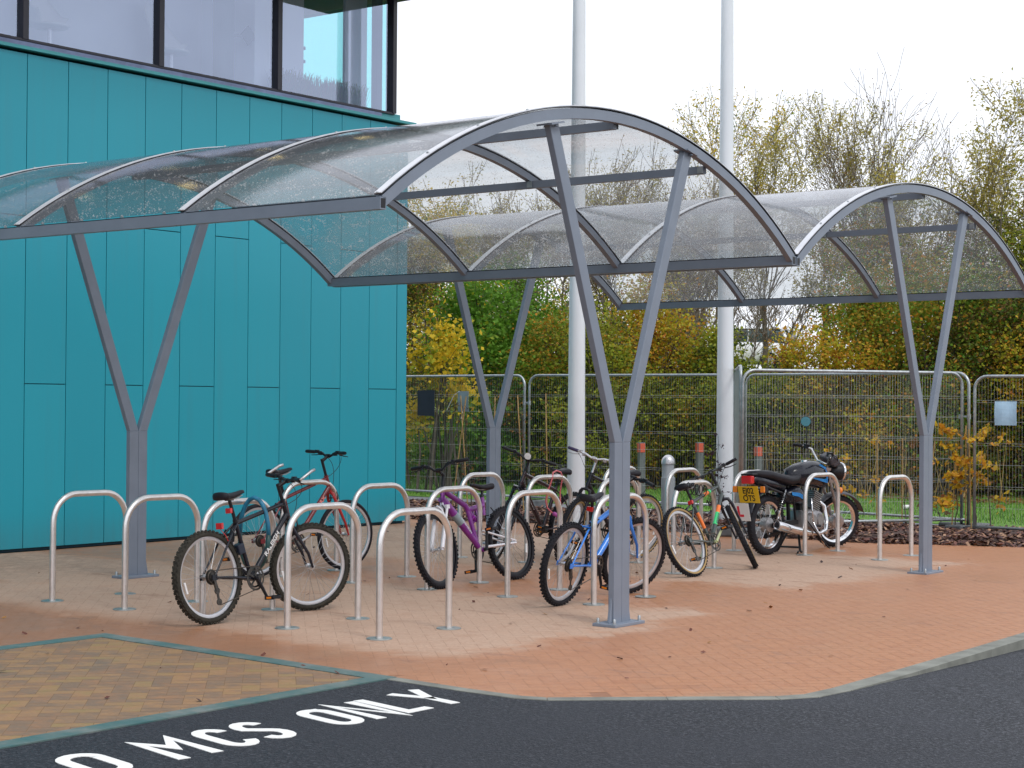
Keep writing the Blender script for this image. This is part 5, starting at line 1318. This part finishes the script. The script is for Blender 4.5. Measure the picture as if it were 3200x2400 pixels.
# ------------------------------------------------------------------ plants
def leaves_at(C, size, seed, asp=.6, up=.3, droop=0.):
    rnd = np.random.default_rng(seed); n = len(C); C = np.asarray(C)
    d = rnd.normal(size=(n, 3)); d[:, 2] = d[:, 2]*.6-droop; d /= np.linalg.norm(d, axis=1)[:, None]
    q = rnd.normal(size=(n, 3)); q[:, 2] += up; p = np.cross(d, q); p /= np.linalg.norm(p, axis=1)[:, None]
    s = size*rnd.uniform(.55, 1.25, n)[:, None]; nrm = np.cross(d, p)
    V = np.stack([C-d*s*.5, C+p*s*asp*.5+nrm*s*.10-d*s*.05, C+d*s*.5, C-p*s*asp*.5+nrm*s*.10-d*s*.05], 1)
    return V
def grow(b, start, dirv, length, rad, depth, rnd, ends, spread=.5, kids=3, upb=.25, wig=.12, sides=4, shrink=.68, fork=1.0):
    n = 5; P = [np.array(start, float)]; d = np.array(dirv, float); d /= np.linalg.norm(d); Rr = [rad]
    for i in range(n):
        d = d+rnd.normal(size=3)*wig+np.array([0, 0, upb*.25]); d /= np.linalg.norm(d)
        P.append(P[-1]+d*length/n); Rr.append(rad*(1-.55*(i+1)/n))
    b.tube([tuple(p) for p in P], [max(q, .0055) for q in Rr], sides if depth > 1 else 3, cap=False)
    ends.append((P, depth))
    if depth > 0:
        k = kids if isinstance(kids, int) else kids[0]
        for j in range(k+rnd.integers(0, 2)):
            i = min(n, 2+int(rnd.integers(0, n-1))) if j else n
            dd = d+rnd.normal(size=3)*spread; dd[2] = abs(dd[2])*.5+upb if fork else dd[2]+upb
            grow(b, P[i], dd, length*shrink*rnd.uniform(.8, 1.15), Rr[i]*.72, depth-1, rnd, ends, spread, kids, upb, wig, max(3, sides-1), shrink, fork)
def tree(name, x, y, z, h, seed, lmat, nleaf, lsize, label, cat='tree', group=None, spread=.42, depth=5, kids=3, trunk=.125, tl=.32, upb=.35, asp=.45, droop=.3, jit=.22, bark='barkpale', lean=(0, 0), stems=1, shrink=.70, minb=.0):
    t = empty(name, (x, y, z), label=label, cat=cat, group=group)
    rnd = np.random.default_rng(seed); b = MB(); ends = []
    for s in range(stems):
        d = np.array([lean[0]+rnd.normal()*.18*(stems > 1), lean[1]+rnd.normal()*.18*(stems > 1), 1.0])
        grow(b, (rnd.normal()*.15*(stems > 1), rnd.normal()*.15*(stems > 1), -.1), d, h*tl, trunk*(.75 if stems > 1 else 1), depth, rnd, ends, spread, kids, upb, .10, 6, shrink)
    V = np.array(b.v); top = V[:, 2].max(); k = h/top; b.v = [tuple(p) for p in V*np.array([k*.98, k*.98, k])]
    b.build('trunk', M[bark], t, smooth=True)
    tips = [P for P, dp in ends if dp <= 1]
    if nleaf:
        idx = rnd.integers(0, len(tips), int(nleaf*1.35)); C = np.zeros((len(idx), 3))
        for i, j in enumerate(idx):
            P = tips[j]; u = rnd.uniform(0, len(P)-1); a = int(u); C[i] = P[a]*(1-(u-a))+P[a+1]*(u-a)
        C = C*np.array([k*.98, k*.98, k])+rnd.normal(size=C.shape)*jit*.42; C = C[C[:, 2] > minb]
        fastmesh('crown', leaves_at(C, lsize*.80, seed+1, asp=asp, droop=droop), M[lmat], t)
    return t
def shrub(name, x, y, w, d, h, seed, lmat, n, lsize, label, group=None, clumps=46, cat='shrub', base=.05, z=0, low=.0, mat2=None):
    t = empty(name, (x, y, z), label=label, cat=cat, group=group); rnd = np.random.default_rng(seed); b = MB(); C = []
    cl = []
    for i in range(clumps):
        a = rnd.uniform(0, 2*PI); r_ = math.sqrt(rnd.uniform(0, 1)); zz = rnd.uniform(low, 1)
        e = math.sqrt(max(.06, 1-(max(0, zz-.35)/.68)**2)); cl.append((math.cos(a)*r_*w/2*e, math.sin(a)*r_*d/2*e, base+zz*h*rnd.uniform(.85, 1.03)))
    wts = rnd.uniform(.5, 1.5, clumps); wts /= wts.sum()
    for (cx, cy, cz), wt in zip(cl, wts):
        m = int(n*wt); s = np.array([w*.085, d*.085, h*.06])*rnd.uniform(.7, 1.35); C.append(rnd.normal(size=(m, 3))*s+np.array([cx, cy, cz]))
        bx_ = rnd.normal(size=2)*.25; b.tube([(bx_[0], bx_[1], -.05), (bx_[0]*.5+cx*.35, bx_[1]*.5+cy*.35, cz*.5), (cx, cy, cz+.05)], [.035, .020, .006], 4, cap=False)
        for q in range(3):
            o_ = rnd.normal(size=3)*np.array([.28, .28, .22]); b.tube([(cx*.8, cy*.8, cz*.88), (cx+o_[0], cy+o_[1], cz+o_[2])], [.008, .003], 3, cap=False)
    C = np.concatenate(C); C = C[C[:, 2] > .08]
    b.build('stems', M['bark'], t)
    fastmesh('foliage', leaves_at(C, lsize, seed+5, asp=.75), M[lmat], t)
    return t
HG = 'autumn shrubs of the hedge behind the fence'
SH = [ # x, y, w, d, h, material, leaves, label
 (-14.4, 15.9, 3.2, 2.6, 4.6, 'lf_dark', 15000, 'dark shrub with thin yellowing top, hard against the edge of the building'),
 (-11.75, 14.75, 1.6, 1.4, 3.0, 'lf_yellow', 1500, 'small bright yellow maple leaning over the fence by the dark board'),
 (-13.6, 18.4, 3.2, 2.8, 3.9, 'lf_green', 17000, 'fresh green sycamore shrub between the building and the left flagpole'),
 (-12.2, 18.6, 3.0, 2.6, 3.3, 'lf_mixed', 14000, 'olive and orange shrub just left of the left flagpole'),
 (-10.9, 18.3, 2.6, 2.4, 3.1, 'lf_olive', 12000, 'olive shrub right behind the left flagpole'),
 (-10.3, 19.4, 2.6, 2.4, 3.6, 'lf_orange', 13000, 'rusty orange shrub seen between the arms of the nearest post'),
 (-9.3, 19.6, 2.6, 2.4, 2.75, 'lf_olive', 16000, 'olive green shrub between the nearest post and the right flagpole'),
 (-8.0, 19.3, 2.6, 2.2, 2.15, 'lf_olive', 12000, 'low olive shrub under the white car, right of the right flagpole'),
 (-6.9, 19.6, 2.6, 2.4, 2.75, 'lf_orange', 12000, 'low yellow and orange shrub above the rear mesh fence'),
 (-6.3, 20.9, 3.2, 2.6, 4.0, 'lf_mixed', 18000, 'tall green and orange oak shrub left of the far right post'),
 (-5.1, 20.6, 2.8, 2.4, 3.9, 'lf_mixed', 15000, 'orange tinged shrub seen through the V of the far right post'),
 (-4.2, 21.0, 3.0, 2.4, 3.8, 'lf_dark', 16000, 'dark brownish shrub right of the far right post'),
 (-3.3, 20.9, 2.6, 2.4, 3.5, 'lf_orange', 12000, 'shrub with red berries and orange leaves near the right edge'),
 (-2.2, 21.3, 3.0, 2.4, 3.9, 'lf_green', 14000, 'bright green shrub at the right edge of the view'),
 (-.6, 22.0, 3.0, 2.4, 3.8, 'lf_olive', 9000, 'olive shrub just beyond the right edge of the hedge')]
for i, (x, y, w, d, h, m_, n_, lab) in enumerate(SH):
    shrub('maple_shrub' if 'maple' in lab else 'oak_shrub' if 'oak' in lab else 'hedge_shrub', x, y, w, d, h, 100+i, m_, int(n_*1.45), .066 if 'bright yellow' not in lab and 'sycamore' not in lab else .095, lab, HG, low=.05 if i != 1 else .45, clumps=46 if i != 1 else 15)
HB = 'shrubs of the second row behind the hedge'
SB = [(-17.2, 21.0, 4.0, 3, 5.8, 'lf_yellow', 15000, 'tall yellow maple rising by the corner of the building'), (-15.9, 22.2, 3.8, 3, 4.9, 'lf_green', 12000, 'green tree with yellow top behind the rear left post'),
      (-14.9, 23.0, 3.6, 3, 3.9, 'lf_olive', 9000, 'thin olive shrub of the second row, left of the left flagpole'), (-12.9, 23.4, 3.6, 3, 3.6, 'lf_brown', 6000, 'thin brownish shrub of the second row, behind the orange one'),
      (-9.6, 24.8, 3.6, 3, 2.1, 'lf_olive', 4000, 'low thin shrub of the second row, below the white car'), (-8.3, 25.4, 3.6, 3, 4.6, 'lf_mixed', 12000, 'second row shrub rising behind the green and orange oak'),
      (-7.0, 26.0, 3.6, 3, 5.0, 'lf_dark', 12000, 'dark second row shrub behind the far right post'), (-5.8, 26.6, 3.6, 3, 4.9, 'lf_olive', 11000, 'olive second row shrub near the right edge')]
for i, (x, y, w, d, h, m_, n_, lab) in enumerate(SB): shrub('maple_tree' if 'maple' in lab else 'hedge_shrub', x, y, w, d, h, 140+i, m_, int(n_*1.2), .078, lab, HB, low=.1)
TG = 'slender autumn trees behind the hedge'
TR = [ # x, y, h, material, leaves, lsize, seed, label, options
 (-19.1, 23.4, 6.9, 'lf_yellow', 9000, .10, 1, 'slender yellow leaved tree seen through the near canopy by the building', dict(spread=.5)),
 (-19.6, 25.6, 7.6, 'lf_willow', 5500, .09, 2, 'thin pale tree seen through the near canopy left of the left flagpole', {}),
 (-18.1, 25.4, 7.4, 'lf_willow', 4500, .09, 3, 'half bare pale tree directly behind the left flagpole', {}),
 (-19.6, 29.2, 8.4, 'lf_willow', 4500, .09, 4, 'tall half bare tree seen through the canopy right of the left flagpole', {}),
 (-18.0, 29.2, 8.6, 'lf_willow', 3500, .09, 5, 'nearly bare tree seen through the canopy between the flagpoles', dict(bark='barkpale')),
 (-15.0, 27.7, 9.3, 'lf_yellow', 9000, .10, 6, 'yellow green willow showing above the canopy left of the right flagpole', dict(spread=.30, jit=.26)),
 (-12.7, 28.3, 8.6, 'lf_willow', 9500, .09, 7, 'broad tan leaved willow just right of the right flagpole', dict(minb=1.2, spread=.44, jit=.26)),
 (-12.2, 29.6, 9.2, 'lf_willow', 8000, .10, 8, 'tan leaved willow in the middle of the skyline group', dict(spread=.38, jit=.24)),
 (-10.5, 29.4, 10.0, 'lf_brown', 900, .08, 10, 'tall bare tree with fine upright twigs above the far canopy', dict(spread=.34, kids=4, depth=4)),
 (-8.4, 26.4, 6.6, 'lf_mixed', 3800, .12, 11, 'leafy dark topped tree peeping over the far canopy', dict(spread=.4)),
 (-8.0, 28.0, 6.3, 'lf_olive', 5000, .10, 12, 'olive tree behind the right end of the far canopy', dict(spread=.5)),
 (-6.2, 27.6, 8.6, 'lf_willow', 10000, .11, 13, 'tall pale willow at the right edge of the picture', dict(spread=.45, jit=.30)),
 (-5.2, 27.6, 7.6, 'lf_olive', 9000, .11, 14, 'olive willow at the extreme right edge', dict(spread=.5, jit=.28)),
 (-14.2, 25.8, 4.8, 'lf_brown', 700, .08, 15, 'bare forked tree leaning left of the right flagpole', dict(spread=.5, lean=(.25, .1), trunk=.12)),
 (-9.9, 22.2, 5.3, 'lf_brown', 500, .08, 16, 'bare dark twisted tree in front of the white car', dict(spread=.55, lean=(-.35, .0), stems=2, trunk=.07)),
 (-12.0, 24.0, 6.2, 'lf_willow', 1500, .09, 17, 'thick trunked tree behind the right flagpole, leaning left', dict(lean=(-.15, 0), trunk=.13)),
 (-16.6, 24.2, 6.4, 'lf_brown', 900, .08, 18, 'bare branching tree between the rear left post and the left flagpole', dict(spread=.55)),
 (-13.6, 24.6, 6.6, 'lf_brown', 1600, .09, 19, 'brown twigged tree seen under the far canopy', dict(spread=.5, bark='barkpale'))]
for (x, y, h, m_, n_, ls, sd_, lab, op) in TR:
    tree('willow_tree' if 'willow' in lab else 'bare_tree' if 'bare' in lab else 'slender_tree', x, y, max(0, gz(x, y)) if y > 24 else 0, h-(max(0, gz(x, y)) if y > 24 else 0), 300+sd_, m_, n_, ls, lab, group=TG, **op)
# far mass closing the view low down
rnd = np.random.default_rng(77); C = []
for i in range(150):
    u = rnd.uniform(-36, -6); v = 34+(u+21)*.0+rnd.uniform(0, 9)
    if -24.5 < u < -12 and v > 40: continue
    if abs(u-(8-(v+9)*31/54)) < 2.4: continue
    hh = rnd.uniform(1.2, 3.0) if -16 > u > -24 else rnd.uniform(1.5, 4.0)
    C.append(rnd.normal(size=(260, 3))*np.array([.9, .9, .45])+np.array([u, v, gz(u, v)+hh*rnd.uniform(.2, .9)]))
fastmesh('far_thicket', leaves_at(np.concatenate(C), .13, 5), M['lf_willow'])
tag(bpy.data.objects['far_thicket'], 'thin tan thicket of distant scrub on the bank behind the trees', 'thicket', kind='stuff')
# undergrowth of dead stems on the hedge foot, far trunks of the copse
rnd = np.random.default_rng(31); b = MB()
for i in range(260):
    x = rnd.uniform(-16, 0); y = 19.2+rnd.uniform(-.6, 1.6)+(.9 if x > -4 else 0); h = rnd.uniform(.4, 1.3); o_ = rnd.normal(size=2)*.18
    b.tube([(x, y, 0), (x+o_[0]*.5, y+o_[1]*.5, h*.5), (x+o_[0], y+o_[1], h)], [.010, .007, .003], 3, cap=False)
tag(b.build('dead_stems', M['cane']), 'thicket of thin dead stems along the foot of the hedge', 'dead stems', kind='stuff')

# planted saplings on canes in the mulch
def sapling(x, y, h, seed, lmat, n, label, lean=(0, 0), cane=True, leafsize=.075, low=.25, wide=.14, tip=0):
    t = empty('sapling', (x, y, .05), label=label, cat='sapling', group='young saplings planted in the mulch'); rnd = np.random.default_rng(seed)
    b = MB(); P = []; px_, py_ = 0.04, 0.02
    for i in range(8): P.append((px_, py_, (h*.95)*i/7)); px_ += rnd.normal()*.012+lean[0]*h/7; py_ += rnd.normal()*.012+lean[1]*h/7
    b.tube(P, [.009-.0007*i for i in range(8)], 5); C = []
    for k in range(9):
        i = rnd.integers(2, 8); a = rnd.uniform(0, 2*PI); L = rnd.uniform(.5, 1.1)*wide*2; e = Vector(P[i])+Vector((math.cos(a)*L, math.sin(a)*L, rnd.uniform(-.02, .16)))
        b.tube([P[i], (Vector(P[i])+e)/2+Vector((0, 0, .03)), e], [.004, .003, .0015], 3, cap=False)
        for q in range(max(1, n//6)): C.append(np.array(Vector(P[i]).lerp(e, rnd.uniform(.3, 1.05)))+rnd.normal(size=3)*.025)
    b.build('stem', M['bark'], t, smooth=True)
    if n: fastmesh('foliage', leaves_at(np.array(C), leafsize, seed, asp=.6, droop=.5), M[lmat], t)
    if cane:
        b = MB(); b.tube([(0, 0, -.02), (lean[0]*h*1.1+tip, lean[1]*h*1.1, h*1.06)], .0085, 6); b.build('cane', M['cane'], t)
    return t
sapling(-2.23, 12.07, 1.10, 1, 'lf_sapling', 40, 'golden leaved sapling on a cane just left of the rightmost hoop')
sapling(-1.94, 12.20, 1.05, 2, 'lf_brown', 60, 'sapling with drooping rusty leaves right behind the rightmost hoop')
sapling(-1.66, 12.30, 1.02, 3, 'lf_brown', 14, 'almost leafless sapling with a slanting cane right of the far right post', lean=(.08, .05))
sapling(-1.16, 11.95, .95, 4, 'lf_sapling', 75, 'golden sapling with a slanting cane, left of the bushy group', lean=(.06, 0), leafsize=.10, wide=.20)
sapling(-1.02, 12.05, 1.22, 5, 'lf_sapling', 90, 'bushiest golden sapling on a dark stem at the right', leafsize=.11, wide=.22)
sapling(-.90, 11.95, 1.18, 6, 'lf_sapling', 70, 'golden sapling on a straight cane at the right of the group', lean=(-.03, 0), leafsize=.10, wide=.2)
sapling(-.68, 11.9, 1.12, 7, 'lf_sapling', 40, 'rightmost sapling, tall thin with hanging orange leaves', lean=(-.03, 0), cane=False, leafsize=.10, wide=.2)
sapling(-1.62, 12.6, .55, 8, 'lf_brown', 20, 'short dark sapling just right of the far right post', cane=False)
sapling(-2.9, 12.2, .9, 9, 'lf_sapling', 26, 'small sapling with a few golden leaves above the motorcycle', leafsize=.09)
for i, (x, y, h, lx, lab) in enumerate(((-7.92, 10.40, 1.62, .10, 'leaning bamboo cane crossing another, left of the rear left post'), (-7.70, 10.50, 1.63, -.06, 'upright cane crossing the leaning one, left of the rear left post'), (-7.50, 10.68, 1.62, 0, 'cane seen through the V of the rear left post, left one'), (-7.44, 10.73, 1.62, .01, 'cane seen through the V of the rear left post, right one'),
                                        (-7.10, 11.0, 1.64, -.05, 'cane with a dry sapling left of the fence panel joint'), (-6.83, 11.2, 1.67, -.02, 'straight cane with a dry brown sapling left of the left flagpole'))):
    sapling(x, y, h/1.06, 20+i, 'lf_brown', 26 if i in (1, 4, 5) else 8, lab, lean=(lx, lx*.6), leafsize=.05, wide=.10)
# climbing stems in front of the right flagpole
t = empty('climbing_plant', (-3.60, 10.35, .03), label='thin stemmed plant with small purple leaves in front of the right flagpole', cat='plant'); rnd = np.random.default_rng(8)
b = MB(); C = []
for (x0, h, lx) in ((0, 1.18, .04), (-.06, .98, .03), (-.20, .95, -.02), (.03, .8, .0)):
    P = [(x0+lx*i/9+rnd.normal()*.012, x0*.6+rnd.normal()*.01, h*i/9) for i in range(10)]; b.tube(P, [.006-.0004*i for i in range(10)], 4, cap=False)
    if x0 > -.1:
        for k in range(22):
            i = rnd.integers(2, 10); p = np.array(P[i]); e = p+rnd.normal(size=3)*np.array([.06, .05, .03]); b.tube([tuple(p), tuple(e)], [.002, .0012], 3, cap=False); C += [e+rnd.normal(size=3)*.012 for _ in range(2)]
b.build('stems', M['maroon'], t); fastmesh('foliage', leaves_at(np.array(C), .055, 3, asp=.45, droop=.6), M['lf_purple'], t)
# rubbish caught on the lawn
b = MB(); b.tube([(-.05, 0, .04), (.06, 0, .04)], .035, 14); o = b.build('paper_cup', M['white'], smooth=True, autosmooth=40); o.location = (-3.6, 15.9, .02); o.rotation_euler = (0, 0, R(40)); tag(o, 'crushed white paper cup lying on the lawn behind the fence', 'litter')
b = MB(); rnd = np.random.default_rng(4); i0 = b.addv([(x*.09+rnd.normal()*.02, y*.09+rnd.normal()*.02, .06+rnd.uniform(0, .16)) for y in range(5) for x in range(9)]); b.addf([(i0+j*9+i, i0+j*9+i+1, i0+j*9+i+10, i0+j*9+i+9) for j in range(4) for i in range(8)])
o = b.build('plastic_sheet', M['signgrey'], smooth=True); o.location = (-11.9, 17.9, .05); tag(o, 'crumpled pale plastic sheet caught at the foot of the hedge', 'plastic sheet')

# ------------------------------------------------------------------ parked car up on the bank
cz = 2.71
ct = empty('parked_car', (-23.4, 45.1, cz), (0, 0, R(192)), label='white hatchback car parked on the bank behind the trees', cat='car')
def carsec(b, secs, n=20): loft(b, secs, n)
b = MB(); loft(b, [(-2.0, .62, .70, .22, .5), (-1.95, .62, .80, .32, .45), (-1.2, .64, .85, .38, .4), (0, .64, .86, .40, .4), (1.2, .62, .84, .36, .4), (1.85, .55, .76, .28, .45), (2.0, .50, .62, .18, .5)], 24); body = b.build('body', M['carwhite'], ct, smooth=True)
b = MB(); loft(b, [(-1.85, 1.05, .66, .10, .5), (-1.55, 1.18, .66, .24, .45), (-.9, 1.22, .66, .27, .4), (.1, 1.21, .66, .26, .4), (.6, 1.10, .66, .16, .5), (1.0, .98, .66, .05, .5)], 24); b.build('cabin', M['carglass'], ct, smooth=True)
b = MB(); loft(b, [(-1.75, 1.43, .50, .02, .5), (-1.5, 1.455, .58, .03, .5), (-.3, 1.48, .60, .03, .5), (.15, 1.455, .56, .02, .5)], 20)
for s in (-1, 1):
    b.tube([(-1.80, s*.62, 1.0), (-1.62, s*.55, 1.42)], .07, 8); b.tube([(.15, s*.57, 1.44), (.95, s*.66, .98)], .035, 6); b.tube([(-.45, s*.60, 1.44), (-.45, s*.675, .98)], .04, 6)
b.build('roof', M['carwhite'], ct, smooth=True)
for s in (-1, 1):
    b = MB(); b.box((-1.93, s*.62, .86), (.14, .26, .16)); b.build('tail_light', M['redlens'], ct, bevel=.03)
    for x in (-1.25, 1.25):
        b = MB(); b.lathe([(.001, -.10), (.20, -.10), (.32, -.09), (.33, 0), (.32, .09), (.20, .10), (.001, .10)], 24, 'y', (x, s*.76, .33)); w_ = b.build('wheel', M['rubber'], ct, smooth=True, autosmooth=40)
        b = MB(); b.lathe([(.001, -.108), (.19, -.106), (.20, -.09)], 20, 'y', (x, s*.76, .33)); b.lathe([(.001, .108), (.19, .106), (.20, .09)], 20, 'y', (x, s*.76, .33)); b.build('hubcap', M['alloy'], w_)
b = MB(); b.box((-2.01, 0, .55), (.02, .52, .11)); b.build('number_plate', M['plateyellow'], ct)
